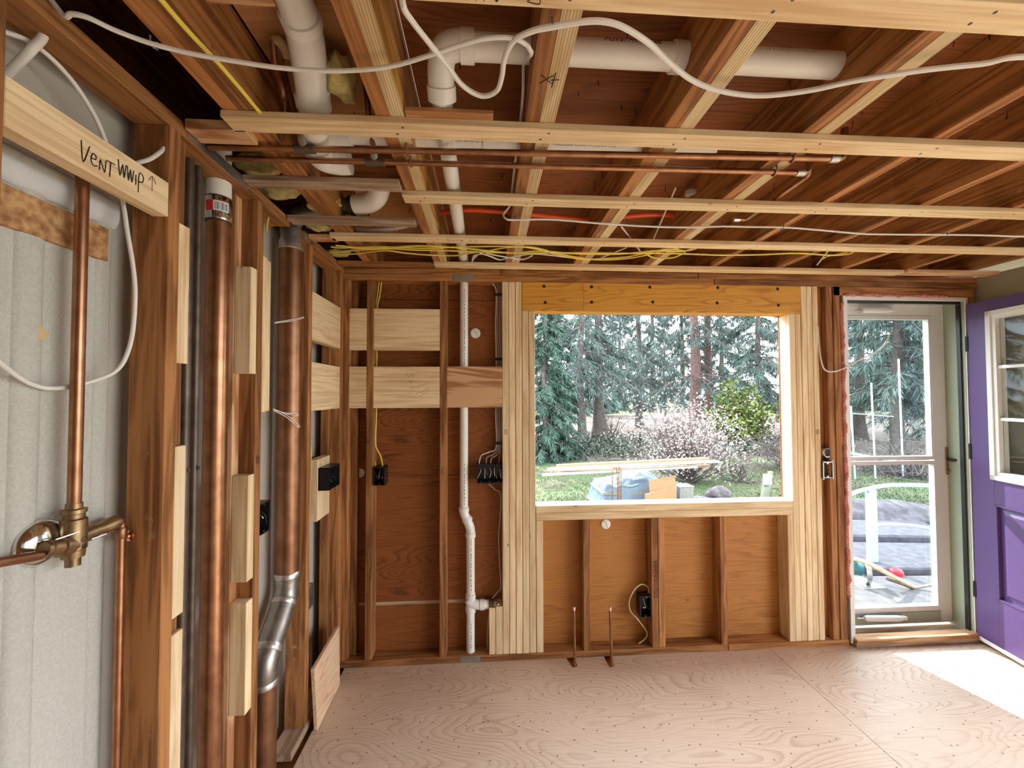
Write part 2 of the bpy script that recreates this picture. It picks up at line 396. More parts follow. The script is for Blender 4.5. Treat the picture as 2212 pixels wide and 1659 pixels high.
box('floor_panel', -.800, SEAM-.0015, Y0, .928, -.018, 0, M['floor'], floor, b=.0008)

# ================================================================== BACK WALL
wall_back = empty('wall_back', (1.1, D+.1, 0), kind='structure')
OUT = DS+.012
WX0, WX1, WZ0, WZ1 = .292, 1.88, .888, 2.043     # rough window opening
DX0, DX1, DZ1 = 2.262, 3.075, 2.135              # door opening
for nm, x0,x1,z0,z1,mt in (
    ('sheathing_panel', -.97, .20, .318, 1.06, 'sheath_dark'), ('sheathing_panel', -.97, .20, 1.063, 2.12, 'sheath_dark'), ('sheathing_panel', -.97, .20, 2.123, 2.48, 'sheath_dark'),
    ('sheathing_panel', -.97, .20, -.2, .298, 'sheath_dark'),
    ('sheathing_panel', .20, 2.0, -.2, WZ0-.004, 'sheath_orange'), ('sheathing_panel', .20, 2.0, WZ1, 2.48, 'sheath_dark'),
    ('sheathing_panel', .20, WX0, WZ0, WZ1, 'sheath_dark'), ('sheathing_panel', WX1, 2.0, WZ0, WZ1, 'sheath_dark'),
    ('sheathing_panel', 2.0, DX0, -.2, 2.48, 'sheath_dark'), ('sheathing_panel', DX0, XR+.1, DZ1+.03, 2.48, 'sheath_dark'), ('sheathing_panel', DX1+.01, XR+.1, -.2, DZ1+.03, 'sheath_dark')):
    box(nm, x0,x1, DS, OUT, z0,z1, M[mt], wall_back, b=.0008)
box('sheathing_batten', -.97, .20, DS+.001, OUT+.01, .298, .318, M['grey_x'], wall_back, b=.0005)
# outside siding, so that the wall is closed behind the sheathing
for x0,x1,z0,z1 in ((-2.5,WX0-.02,-.3,2.6),(WX0-.02,WX1+.02,-.3,WZ0-.045),(WX0-.02,WX1+.02,WZ1+.02,2.6),(WX1+.02,DX0-.03,-.3,2.6),(DX0-.03,DX1+.03,DZ1+.03,2.6),(DX1+.03,4.4,-.3,2.6),(DX0-.03,DX1+.03,-.3,-.12)):
    box('siding', x0,x1, OUT, OUT+.02, z0,z1, M['beige'], wall_back, b=0)
# plates
box('bottom_plate', -.95, 1.452, D, DS, 0, TW, M['old_x'], wall_back)
box('bottom_plate', 1.455, 2.225, D, DS, 0, TW, M['old_x'], wall_back)
Z1, Z2 = 2.216, 2.252
box('top_plate', -.95, .085, D, DS, Z2+.001, JB-.001, M['old_x'], wall_back)
box('top_plate', .088, 1.30, D+.003, DS, Z2+.001, JB-.001, M['old_x'], wall_back)
box('top_plate', 1.303, XR, D+.001, DS, Z2+.001, JB-.001, M['old_x'], wall_back)
box('top_plate', -.95, 1.40, D, DS, Z1, Z2, M['old_x'], wall_back)
box('top_plate', 1.403, XR, D-.001, DS, Z1, Z2, M['old_x'], wall_back)
def bstud(x0, x1, mt='old_z', z0=TW, z1=Z1, dy=0.0, nm='stud'):
    return box(nm, x0, x1, D+dy, DS, z0, z1, M[mt], wall_back, b=.0025)
bstud(-.826, -.789, dy=.002); bstud(-.789, -.752, dy=.05)
s2 = bstud(-.690, -.651); s3 = bstud(-.270, -.229)
K = [bstud(.096+i*.0393, .096+(i+1)*.0393-.0022, 'new_z', dy=.0015*(i%2)) for i in range(3)]
for i in range(2): bstud(.2145+i*.0393, .2145+(i+1)*.0393-.0022, 'new_z', z1=WZ1, dy=.0018*(i%2), nm='jack_stud')
bstud(.293, .333, 'new_z', z1=.802, nm='cripple_stud')
bstud(.016, .054, 'new_z', z1=.305, dy=.002, nm='short_stud'); bstud(.055, .0945, 'new_z', z1=.312, nm='short_stud')
hd = box('header', .2145, 1.168/2+.0, D, DS, WZ1, Z1-.001, M['header'], wall_back, b=.0008)
hd2 = box('header', 1.168/2+.001, 1.958, D, DS, WZ1, Z1-.001, M['header'], wall_back, b=.0008)
for x, y in ((272,110),(566,113),(926,115),(1346,118),(1716,126),(280,210),(566,208),(944,207),(1342,213),(1721,227)):
    p = ony(D, 1080+x/2.861, 580+y/2.861)
    lathe('screw_head', (p.x, D+.004, p.z), (0,-1,0), [(0,.010),(.0046,.010),(.006,.006)], M['ink'], hd if p.x < .58 else hd2, 10)
for i in range(2): bstud(1.881+i*.0385, 1.881+(i+1)*.0385-.0022, 'new_z', z1=WZ1, dy=.0018*(i%2), nm='jack_stud')
KR = [bstud(1.9585+i*.0375, 1.9585+(i+1)*.0375-.0022, 'new_z', dy=.0015*(i%2)) for i in range(3)]
bstud(1.842, 1.880, 'new_z', z1=.802, nm='cripple_stud')
box('sill_plate', WX0+.001, WX1, D, DS+.012, .846, WZ0, M['new_x'], wall_back)
box('sill_plate', WX0+.001, WX1, D, DS+.012, .803, .845, M['new_x'], wall_back)
for x0, x1 in ((.572,.612),(.984,1.024),(1.026,1.066),(1.412,1.453)):
    cs = bstud(x0, x1, 'old_z', z1=.802, nm='cripple_stud')
    if x0 == .984: dish = cs
bstud(2.122, 2.164, dy=.0); bstud(2.167, 2.213, dy=-.004)
bstud(2.085, 2.121, dy=.035)
box('door_header', 2.167, 3.11, D-.004, DS, DZ1+.024, Z1-.001, M['old_x'], wall_back)
bstud(3.09, 3.13)
# blocking between the studs
def bblk(x0,x1,z0,z1,mt='new_x',dy=.0):
    return box('blocking', x0,x1, D+dy, D+dy+TW, z0,z1, M[mt], wall_back)
bblk(-.7885,-.6905,1.805,2.047); bblk(-.6505,-.2705,1.805,2.047)
bblk(-.7885,-.6905,1.469,1.709); nb = bblk(-.6505,-.2705,1.469,1.709); bblk(-.2285,.0955,1.470,1.711,'fir_x')
# writing on the wall framing
def circ(n=14, rx=.5, ry=.75): return [(rx*math.cos(2*math.pi*i/n)+.04*math.sin(i*2.1), ry*math.sin(2*math.pi*i/n)) for i in range(n+1)]
ONE = [circ(), [(-.12,.25),(0,.4),(0,-.4)]]
TWO = [circ(), [(-.2,.2),(0,.42),(.2,.2),(-.18,-.35),(.24,-.32)]]
def mark(px, py, L, size, parent, wd=.0009, Y=D):
    p = ony(Y, px, py); strokes('pen_mark', L, p, (1,0,0), (0,0,1), size, wd, M['ink'], parent, (0,-1,0))
mark(1092.5, 933, ONE, .020, K[0]); mark(1765.5, 933, TWO, .020, KR[2]); mark(793, 953, TWO, .022, s2)
mark(957, 1017, [[(-.3,-.7),(-.25,.7),(.15,.6),(.2,.2),(-.2,.05),(.25,-.75)]], .028, s3)
p = ony(D, 1418, 1291)
text_part('lettering', 'DISHWASHER', (p.x+.008, D-.0008, p.z), (0,0,1), (-1,0,0), .036, M['ink'], dish)
p = ony(D, 876, 815); q = (1,0,.0)
strokes('pencil_note', [[(0,0),(.1,.2),(.25,0),(.3,.2),(.45,.05),(.5,.25),(.6,.0)], [(.2,-.35),(.3,-.2),(.4,-.4),(.5,-.2)], [(.3,-.8),(.45,-.6),(.5,-.8),(.7,-.65),(.8,-.75),(1.0,-.55),(1.3,-.5),(1.5,-.4)],
    [(.7,-1.2),(.9,-1.0),(1.1,-1.05),(1.3,-.9),(1.6,-.75)], [(.9,-1.35),(1.6,-.95)]], (p.x, D, p.z), (1,0,0), (0,0,1), .085, .0007, M['pencil'], nb, (0,-1,0))
p = ony(D, 1313, 1105)
# nail plates
box('nail_plate', -.193, -.073, D-.0025, D-.0005, Z1-.002, Z2+.004, M['steel'], wall_back, b=.0004)
box('nail_plate', -.150, -.036, D-.0025, D-.0005, -.0, TW-.001, M['steel'], wall_back, b=.0004)

# ================================================================== LEFT WALL
wall_left = tag(box('wall_left', -.962, -.950, Y0, D+.085, -.019, JB+.01, M['drywall'], b=0), kind='structure')
def lstud(y0, y1, mt='old_z', z0=TW, z1=Z2, dx=0.0, nm='stud', x1=None):
    return box(nm, XB if x1 is None else x1, XL-dx, y0, y1, z0, z1, M[mt], wall_left)
box('bottom_plate', XB, XL, Y0, 1.60, 0, TW, M['grey_y'], wall_left); 
box('bottom_plate', XB, XL, 1.80, 2.331, 0, TW, M['grey_y'], wall_left)
st0 = lstud(.694, .7325); st1 = lstud(1.091, 1.1295)
lstud(.10, .14); lstud(-.6, -.56)
lstud(1.130, 1.166, dx=.014, nm='sister_stud')
lstud(1.130, 1.168, 'new_z', 1.632, 2.010, nm='nailing_block', x1=XL-.013) ; lstud(1.130, 1.168, 'new_z', .957, 1.409, nm='nailing_block', x1=XL-.013); lstud(1.130, 1.168, 'new_z', TW, .914, nm='nailing_block', x1=XL-.013)
st2 = lstud(1.499, 1.538)
lstud(1.460, 1.498, 'fir_z', 0.04, Z2, dx=.055, nm='sister_stud')
for z0, z1 in ((1.621,1.997),(.902,1.267),(.453,.832)): lstud(1.461, 1.4985, 'new_z', z0, z1, nm='nailing_block', x1=XL-.054)
lstud(1.539, 1.5655, 'new_z', 1.482, 2.062, nm='nailing_block', x1=XL-.07); lstud(1.566, 1.592, 'new_z', 1.486, 2.055, nm='nailing_block', x1=XL-.07)
st3 = lstud(1.925, 1.962); lstud(2.331, 2.379)
lstud(2.295, 2.330, 'old_z', dx=.045, nm='sister_stud')
for z0, z1 in ((1.806,2.040),(1.470,1.703)): box('blocking', XL-TW, XL, 1.9625, 2.3305, z0, z1, M['new_y'], wall_left)
# light block that carries the switch box by the corner
box('nailing_block', XL-.080, XL-.0375, 2.13, 2.2945, .90, 1.215, M['new_z'], wall_left)
# the block with the handwritten note
vb = box('blocking', XL-TW, XL, .733, 1.0905, 2.008, 2.097, M['new_y'], wall_left)
c0, c1 = onx(XL, 172, 322), onx(XL, 345, 400)
u = V((0,1,0)); vv = V((0,0,1))
VENT = [[(0,1),(.12,.0),(.42,.95)], [(.5,.42),(.75,.5),(.72,.7),(.58,.68),(.5,.35),(.62,.12),(.82,.2)], [(.95,.08),(.98,.62),(1.22,.1),(1.28,.72)], [(1.3,.78),(1.78,.82)], [(1.55,.8),(1.5,.02)]]
p = onx(XL, 178, 345); strokes('handwriting', VENT, (XL, p.y-.004, p.z-.004), (0,1,0), (0,0,1), .042, .0012, M['ink'], vb, (1,0,0))
WWIP = [[(0,.95),(.12,.1),(.28,.8),(.38,.1),(.5,.9)], [(.58,.9),(.66,.1),(.78,.8),(.88,.1),(1.0,.85)], [(1.15,.7),(1.15,.1)], [(1.32,-.25),(1.38,.9),(1.65,.85),(1.62,.5),(1.38,.4)]]
p = onx(XL, 254, 380); strokes('handwriting', WWIP, (XL, p.y, p.z), (0,1,0), (0,0,1), .040, .0012, M['ink'], vb, (1,0,0))
p = onx(XL, 328, 412); strokes('handwriting', [[(0,0),(0,1)],[(-.3,.55),(0,1),(.3,.6)]], (XL, p.y, p.z), (0,1,0), (0,0,1), .036, .0006, M['ink'], vb, (1,0,0))
p = onx(XL, 556, 993); strokes('pen_mark', TWO, (XL, p.y, p.z), (0,1,0), (0,0,1), .020, .0009, M['ink'], st2, (1,0,0))
# top plates of the left wall
tp1 = box('top_plate', XB-.002, XL, Y0, 1.735, Z2, JB, M['old_y'], wall_left)
tp2 = box('top_plate', XB-.002, XL, 1.865, D, Z2, JB, M['old_y'], wall_left)
hull('nail_strap', [(XL+.0004, 1.150, 2.257),(XL+.0024,1.150,2.257),(XL+.0024,1.430,2.252),(XL+.0004,1.430,2.252),(XL+.0004,1.150,2.289),(XL+.0024,1.150,2.289),(XL+.0024,1.430,2.285),(XL+.0004,1.430,2.285)], M['steel'], wall_left, b=0)
box('nail_strap', XL+.0004, XL+.0024, 1.868, 1.955, 2.254, 2.289, M['steel'], wall_left, b=0)
# shower surround seen from behind
sp = box('surround_panel', -.949, -.938, -.3, 1.062, .0, 1.99, M['surround'], wall_left, b=.003)
for yy, ww in ((.885,.028),(1.045,.02)):
    bm = bmesh.new(); bm_tube(bm, [(-.938,yy,.02),(-.938,yy,1.975)], ww, 12, sq=None)
    for v in bm.verts: v.co.x = -.938+(v.co.x+.938)*.35
    put('moulded_rib', bm, M['surround'], sp, smooth=True)
bm = bmesh.new(); bm_tube(bm, [(-.935,-.3,2.0),(-.935,1.068,2.0)], .036, 14)
for v in bm.verts: v.co.x = -.935+(v.co.x+.935)*.4
put('surround_lip', bm, M['surround_lip'], sp, smooth=True)
os_ = box('osb_strip', -.9375, -.9265, .775, 1.045, 1.875, 1.955, M['osb'], wall_left, b=0)
box('osb_strip_end', -.9378, -.9262, .767, .776, 1.872, 1.957, plain('red_edge', (.33,.06,.035), .8), os_, b=0)
p = onx(-.937, 62, 566); box('paper_label', -.9375, -.9368, p.y-.022, p.y+.022, p.z-.004, p.z+.004, M['label_w'], sp, b=0)
p = onx(-.937, 62, 720); tape = prism('torn_tape', [(-.936,p.y-.03,p.z-.012),(-.93,p.y+.005,p.z-.02),(-.925,p.y+.03,p.z),(-.93,p.y+.012,p.z+.022),(-.935,p.y+.0,p.z+.018)], (-.001,0,0), plain('masking_tape',(.62,.46,.24),.8), sp)

# ================================================================== CEILING
ceiling = empty('ceiling', (1.2, .5, JT), kind='structure')
for y0, y1 in ((Y0,.36),(.363,1.58),(1.583,2.56)):
    box('subfloor_panel', -.21, 4.2, y0, y1, JT, JT+.016, M['subfloor'], ceiling, b=0)
    box('subfloor_panel', -.60, -.212, y0, y1, JT, JT+.016, M['subfloor_tan'], ceiling, b=0)
# closed void over the left wall
for x0,x1,y0,y1,z0,z1 in ((-1.75,-1.73,Y0,2.56,JB,3.3),(-1.73,-.59,Y0,2.56,3.28,3.3),(-1.75,-.59,2.5,2.56,JB,3.3),(-1.75,-.59,Y0-.02,Y0,JB,3.3),(-.61,-.59,Y0,2.56,JT+.016,3.3),(-1.75,-.95,Y0,2.56,JB-.02,JB)):
    box('void_lining', x0,x1,y0,y1,z0,z1, M['old_y'], ceiling, b=0)
def joist(x0, x1, mt, z0=JB, nm='joist', y0=Y0, y1=DS): return box(nm, x0,x1,y0,y1,z0,JT, M[mt], ceiling)
joist(-.685,-.645,'old_y'); joist(-.6445,-.605,'old_y')
joist(-.293,-.2545,'old_y')
def lvl(x0, x1):
    bm = bmesh.new(); bm_box(bm, x0,x1,Y0,DS,JB,JT); bm.normal_update()
    for f in bm.faces: f.material_index = 0 if abs(f.normal.z) > .5 else 1
    return put('laminated_joist', bm, [M['lvl_edge'], M['lvl_face']], ceiling)
lvl(-.254,-.2165)
joist(.108,.1475,'old_y'); LB = lvl(.148,.1885)
joist(.498,.5395,'old_y'); lvl(.540,.581)
joist(.903,.9445,'old_y'); lvl(.945,.986)
JR = M['old_y']
for x in (1.305, 1.712, 2.112, 2.515, 2.92):
    box('joist', x, x+.040, Y0, DS, JB, JT, JR, ceiling)
# solid blocking between the old joists over the left bay
box('joist_blocking', -.6045, -.462, .76, .90, 2.40, JT, M['fir_x'], ceiling)
box('joist_blocking', -.6045, -.2935, 1.50, 1.54, 2.33, JT, M['old_x'], ceiling)
box('rim_joist', -.95, XR, DS-.002, DS+.03, JB, JT, M['old_x'], ceiling, b=0)
# furring strips
def strip(x0, x1, ynear, yfar, mt='new_x', sk0=0.0, z1=JB-.0005, nm='furring_strip'):
    o = hull(nm, [(x0-sk0,ynear,SB),(x1,ynear,SB),(x1,yfar,SB),(x0+sk0,yfar,SB),(x0-sk0,ynear,z1),(x1,ynear,z1),(x1,yfar,z1),(x0+sk0,yfar,z1)], M[mt], ceiling, b=.001)
    return o
S0 = strip(-.40, 3.1, .672, .735); S1 = strip(-.690, 3.12, 1.078, 1.141, sk0=-.0)
S2 = strip(-.305, 3.12, 1.470, 1.533); S3 = strip(-.712, 3.12, 1.871, 1.934)
strip(-.290, 2.515, 2.255, 2.318)
strip(-.818, -.295, 2.27, 2.32, 'old_x'); strip(2.52, 3.12, 2.24, 2.31, 'fir_x')
strip(-.818, -.30, 1.395, 1.450, 'grey_x'); strip(-.818, -.30, 1.700, 1.755, 'grey_x'); strip(-.818, -.66, 1.135, 1.20, 'fir_x', z1=JB+.01)
strip(-.818, -.700, 1.90, 1.95, 'fir_x')
box('shim_board', -.214, .02, 1.055, 1.105, JB, JB+.012, M['fir_x'], ceiling)
for xx in (-.235,.165,.555,.96,1.325,1.73,2.13):
    for s_, ys in ((S0,(.69,.715)),(S1,(1.095,1.123)),(S2,(1.486,1.515)),(S3,(1.888,1.916))):
        for i, yy in enumerate(ys):
            lathe('nail_head', (xx+.010*(-1)**i, yy, SB+.0004), (0,0,-1), [(0,.0038),(.0008,.0038)], M['iron'], s_, 6)
p = onz(SB, 1010, 2)
strokes('pencil_note', [[(0,0),(0,1)],[(-.35,1),(.35,1)],[(.6,0),(.65,1)],[(1.1,0),(1.1,1)],[(.65,.5),(1.1,.5)],[(1.5,0),(1.5,1)],[(1.9,0),(1.9,1),(2.3,0),(2.3,1)],[(2.9,.9),(2.9,0)],[(2.75,.3),(2.9,0),(3.1,.3)],[(4.2,1.2),(4.9,.4),(5.0,0),(4.4,.1),(4.6,.25)]], (-.09,.727,SB), (1,0,0), (0,-1,0), .038, .0008, M['ink'], S0, (0,0,-1))
strokes('pen_mark', [[(-.5,-.5),(.7,.6)],[(-.5,.6),(.6,-.4)],[(.75,-.9),(.85,.9)],[(.5,0),(1.3,.1)]], onz(JB, 1178, 172), (1,0,0), (0,-1,0), .025, .0011, M['ink'], LB, (0,0,-1))
p = onz(SB, 966, 521); strokes('pencil_note', [[(0,0),(0,1),(.5,.8),(.5,.2),(0,0)],[(.8,.7),(.9,.1),(1.2,.2),(1.2,.7)],[(1.5,0),(1.6,.7),(1.9,.6)],[(2.1,.3),(2.5,.4),(2.3,.7),(2.1,.3),(2.5,.1)],[(3.3,0),(3.6,.8),(3.7,.2),(3.9,.7)],[(4.4,0),(4.5,.8),(4.8,.1)]], p, (1,0,0), (0,-1,0), .030, .0007, M['pencil'], S3, (0,0,-1))
# shingle nails poking through the subfloor
bm = bmesh.new(); rn = random.Random(4)
for i in range(260):
    x = rn.uniform(-.55, 2.9); y = rn.uniform(.4, 2.35)
    l = rn.uniform(.015,.032); dx, dy = rn.uniform(-.006,.006), rn.uniform(-.006,.006)
    bm_tube(bm, [(x,y,JT+.001),(x+dx,y+dy,JT-l)], .0016, 4)
tag(put('nail_points', bm, M['iron'], ceiling), kind='stuff')

# ================================================================== RIGHT WALL
wall_right = tag(box('wall_right', XR, XR+.11, 1.55, DS, 0, JB, M['beige'], b=0), kind='structure')
box('end_stud', XR+.005, XR+.095, 1.511, 1.549, 0, JB, M['old_z'], wall_right)
# room behind the camera: unseen drywall wall added to cut light from behind; the right side there is left open to the sky
wall_rear_added = tag(box('wall_rear_added', -.95, 4.2, Y0-.1, Y0, 0, JT, M['drywall'], b=0), kind='structure')

# ================================================================== DOORS
# ---- frame of the doorway
fr = empty('trim_1', (2.66, D+.05, 0), kind='structure')
jl = box('jamb', 2.233, 2.262, D-.004, OUT+.03, .02, DZ1, M['white_paint'], fr)
box('casing_edge', 2.226, 2.242, D-.012, D-.004, .02, DZ1+.024, M['white_paint'], jl, b=.001)
jr = box('jamb', 3.048, 3.075, D-.004, OUT+.05, .02, DZ1, M['sage'], fr)
box('casing_edge', 3.050, 3.070, D-.010, D-.004, .02, DZ1+.02, M['white_paint'], jr, b=.001)
box('weatherstrip', 3.036, 3.048, D+.012, D+.034, .03, DZ1-.02, M['black'], jr, b=.001)
hj = box('head_jamb', 2.233, 3.075, D-.008, OUT+.03, DZ1, DZ1+.022, M['white_paint'], fr)
box('weatherstrip', 2.262, 3.048, D+.012, D+.034, DZ1-.016, DZ1, M['black'], hj, b=.001)
th = box('threshold', 2.242, 3.09, D-.03, OUT+.04, .002, .030, M['grey_x'], fr)
box('threshold_cap', 2.242, 3.09, D-.035, D+.03, .028, .052, M['fir_x'], th, b=.003)
for px, py in ((1895,1387),(2092,1378)):
    p = onz(.004, px, py); box('shim', p.x-.03, p.x+.03, p.y-.008, p.y+.008, 0.0, .010, M['white_paint'], th, b=.001)
# ---- storm door
YS = OUT+.012
sdr = tag(empty('door_1', (2.66, YS, .055)), kind='structure')
sdr['label'] = 'white aluminium storm door with two glass panels'
SX0, SX1, SZ0, SZ1 = 2.2625, 3.0475, .050, 2.1345
gx0 = 2.352; gx1 = ony(YS, 2008, 850).x
zt = ony(YS, 1930, 690).z; zm1 = ony(YS, 1930, 986).z; zm0 = ony(YS, 1930, 1004).z; zb = ony(YS, 1930, 1311).z
TH = .034
box('stile', SX0, gx0-.012, YS, YS+TH, SZ0, SZ1, M['storm'], sdr); st = box('stile', gx1+.026, SX1, YS, YS+TH, SZ0, SZ1, M['storm'], sdr)
box('rail', gx0-.012, gx1+.026, YS, YS+TH, zt+.026, SZ1, M['storm'], sdr); box('rail', gx0-.012, gx1+.026, YS, YS+TH, SZ0, zb-.022, M['storm'], sdr)
box('kick_rail', gx0-.012, gx1+.03, YS-.006, YS, .058, .125, M['sage'], sdr)
def panel(z0, z1, x1):
    g = box('glass_panel', gx0, x1, YS+.016, YS+.020, z0, z1, M['glass'], sdr, b=0)
    bm = bmesh.new(); e = .022
    bm_box(bm, gx0-.012, x1+e, YS-.004, YS+.03, z1, z1+e); bm_box(bm, gx0-.012, x1+e, YS-.004, YS+.03, z0-e, z0)
    bm_box(bm, x1, x1+e, YS-.004, YS+.03, z0, z1); bm_box(bm, gx0-.012, gx0, YS-.004, YS+.03, z0, z1)
    put('panel_frame', bm, M['storm'], g); return g
panel(zm1, zt, gx1); panel(zb, zm0, gx1+.012)
def closer(px0, px1, py):
    a = ony(YS-.03, px0, py); b_ = ony(YS-.03, px1, py); d = b_-a
    c = lathe('door_closer', a, d, [(0,.014),(.012,.017),(.02,.019),(d.length-.03,.019),(d.length-.015,.016),(d.length,.010)], M['storm'], sdr, 16)
    cyl('rod', a-d.normalized()*.05, a+d.normalized()*.002, .005, M['chrome'], c, 10)
    box('bracket', b_.x-.004, b_.x+.03, YS-.035, YS, b_.z-.010, b_.z+.010, M['storm'], c, b=.001)
closer(1862, 1925, 670); closer(1868, 1950, 1336)
p = ony(YS, 2045, 992)
pl = box('handle_plate', p.x-.012, p.x+.012, YS-.006, YS, p.z-.10, p.z+.08, M['brass'], st, b=.003)
tube('lever', [(p.x,YS-.006,p.z),(p.x,YS-.04,p.z),(p.x+.03,YS-.05,p.z+.002),(p.x+.065,YS-.048,p.z-.002)], [.010]*6+[.009]*6+[.008]*6+[.006], M['black'], pl, 10)
lathe('thumb_turn', (p.x,YS-.006,p.z-.075), (0,-1,0), [(0,.008),(.012,.008),(.014,.005)], M['brass'], pl, 12)
# ---- purple entry door, standing open
HX, HY, ANG = 3.075, 2.372, math.radians(10)
DU = V((-math.sin(ANG), -math.cos(ANG), 0)); DN = V((-math.cos(ANG), math.sin(ANG), 0))   # along the slab, and out of the visible face
DO = V((HX-.028, HY-.012, 0))
def ondoor(px, py):
    d = ray(px, py); t = (DO-CAM).dot(DN)/d.dot(DN); q = CAM+d*t
    return (q-DO).dot(DU), q.z
def dbox(name, u0,u1,n0,n1,z0,z1, mat, parent, b=.0015):
    P = [DO+DU*a+DN*c+V((0,0,z)) for z in (z0,z1) for a,c in ((u0,n0),(u1,n0),(u1,n1),(u0,n1))]
    return hull(name, P, mat, parent, b)
pd = tag(empty('door_2', DO), kind='structure'); pd['label'] = 'open purple entry door with a white framed glazed upper half'
DW, DZ0, DZT = .80, .045, 2.11
gu0, gz1 = ondoor(2131, 672)[0], ondoor(2140, 672)[1]; gz0 = ondoor(2147, 1036)[1]
pu0 = ondoor(2152, 1150)[0]; pz1 = ondoor(2152, 1090)[1]; pz0 = ondoor(2160, 1298)[1]
gu1, pu1 = DW-gu0, DW-pu0
T = .044
for n_, u0,u1,z0,z1 in (('stile',0,gu0+.01,DZ0,DZT),('stile',gu1-.01,DW,DZ0,DZT),('rail',gu0+.01,gu1-.01,gz1-.01,DZT),('rail',gu0+.01,gu1-.01,pz1,gz0+.01),('rail',gu0+.01,gu1-.01,DZ0,pz0)):
    dbox(n_, u0,u1,-T,0,z0,z1, M['purple'], pd, b=.0008)
dbox('stile', gu0+.01, pu0, -T, 0, pz0, pz1, M['purple'], pd, b=0); dbox('stile', pu1, gu1-.01, -T, 0, pz0, pz1, M['purple'], pd, b=0)
def frustum(name, u0,u1,z0,z1,n0,n1,ins, mat, parent):
    P = [DO+DU*a+DN*n0+V((0,0,z)) for a,z in ((u0,z0),(u1,z0),(u1,z1),(u0,z1))]+[DO+DU*a+DN*n1+V((0,0,z)) for a,z in ((u0+ins,z0+ins),(u1-ins,z0+ins),(u1-ins,z1-ins),(u0+ins,z1-ins))]
    return hull(name, P, mat, parent, 0)
rp_ = dbox('recessed_panel', pu0,pu1,-.03,-.016,pz0,pz1, M['purple'], pd, b=0)
frustum('raised_field', pu0+.022,pu1-.022,pz0+.022,pz1-.022,-.016,-.002,.03, M['purple'], rp_)
bm = bmesh.new()
for (a0,a1,z0,z1) in ((pu0,pu0+.010,pz0,pz1),(pu1-.010,pu1,pz0,pz1),(pu0,pu1,pz0,pz0+.010),(pu0,pu1,pz1-.010,pz1)):
    bm_hull8(bm, [DO+DU*a+DN*c+V((0,0,z)) for z in (z0,z1) for a,c in ((a0,-.016),(a1,-.016),(a1,.004),(a0,.004))])
put('panel_moulding', bm, M['purple'], rp_)
fw = ondoor(2152, 850)[0]-gu0+.01
bm = bmesh.new()
for (a0,a1,z0,z1,nn) in ((gu0,gu0+fw*.55,gz0,gz1,.012),(gu1-fw*.55,gu1,gz0,gz1,.012),(gu0,gu1,gz0,gz0+fw*.55,.012),(gu0,gu1,gz1-fw*.55,gz1,.012),
                        (gu0+fw*.5,gu0+fw,gz0,gz1,.004),(gu1-fw,gu1-fw*.5,gz0,gz1,.004),(gu0,gu1,gz0,gz0+fw,.004),(gu0,gu1,gz1-fw,gz1,.004)):
    bm_hull8(bm, [DO+DU*a+DN*c+V((0,0,z)) for z in (z0,z1) for a,c in ((a0,-T-.004),(a1,-T-.004),(a1,nn),(a0,nn))])
gf = put('glazing_frame', bm, M['white_paint'], pd)
m1 = ondoor(2180, 791)[1]; m0 = ondoor(2180, 907)[1]; zz = [gz0+fw, m0, m1, gz1-fw]
for k in range(3):
    dbox('pane', gu0+fw, gu1-fw, -.024, -.019, zz[k]+.004*(k>0), zz[k+1]-.004*(k<2), M['glass_soft'], pd, b=0)
for m_ in (m0, m1): dbox('muntin', gu0+fw, gu1-fw, -.036, -.004, m_-.009, m_+.009, M['white_paint'], gf, b=.002)
for py in (742, 975, 1268):
    u_, z_ = ondoor(2096, py); h = dbox('hinge', -.012, .004, -.02, .004, z_-.048, z_+.048, M['black'], pd, b=.001)
dbox('door_sweep', 0, DW, -T-.002, .003, .022, DZ0, M['white_paint'], pd, b=.001)

# ================================================================== PIPES: left wall
def stack_label(): pass
cs = empty('copper_drain_stack', (-.885, 1.385, .02), 'slim copper drain stack topped by a white adapter and steel band clamp', 'drain pipe')
SXc, SYc = -.885, 1.385
def zs(py, px=470): return onx(SXc, px, py).z
cyl('pipe', (SXc,SYc,.0), (SXc,SYc,zs(462)), .0335, M['copper'], cs, 28)
bc = lathe('band_clamp', (SXc,SYc,zs(478)), (0,0,1), [(0,.0385),(.004,.0395),(zs(430)-zs(478)-.004,.0395),(zs(430)-zs(478),.0385)], M['chrome'], cs, 32)
lathe('rubber_sleeve', (SXc,SYc,zs(481)), (0,0,1), [(0,.0372),(zs(427)-zs(481),.0372)], M['iron'], cs, 32)
lathe('pvc_adapter', (SXc,SYc,zs(430)), (0,0,1), [(0,.035),(.07,.035),(.075,.041),(.105,.041),(.106,.034),(.20,.034)], M['pvc'], cs, 28)
for nm, a0, a1, dz, mt in (('label_red',-1.45,-.85,.0,'red'),('barcode_label',-.85,.25,.0,'label_w')):
    bm = bmesh.new(); h0, h1 = zs(462)-.001, zs(441)
    k = 8; ring=[]
    for i in range(k+1):
        a = a0+(a1-a0)*i/k; d = V((math.cos(a-.55), math.sin(a-.55), 0))*.0402
        ring.append((bm.verts.new(V((SXc,SYc,h0))+d), bm.verts.new(V((SXc,SYc,h1))+d)))
    for i in range(k): bm.faces.new((ring[i][0],ring[i+1][0],ring[i+1][1],ring[i][1]))
    lb = put(nm, bm, M[mt], bc)
bm = bmesh.new(); rn = random.Random(2)
a = -.75
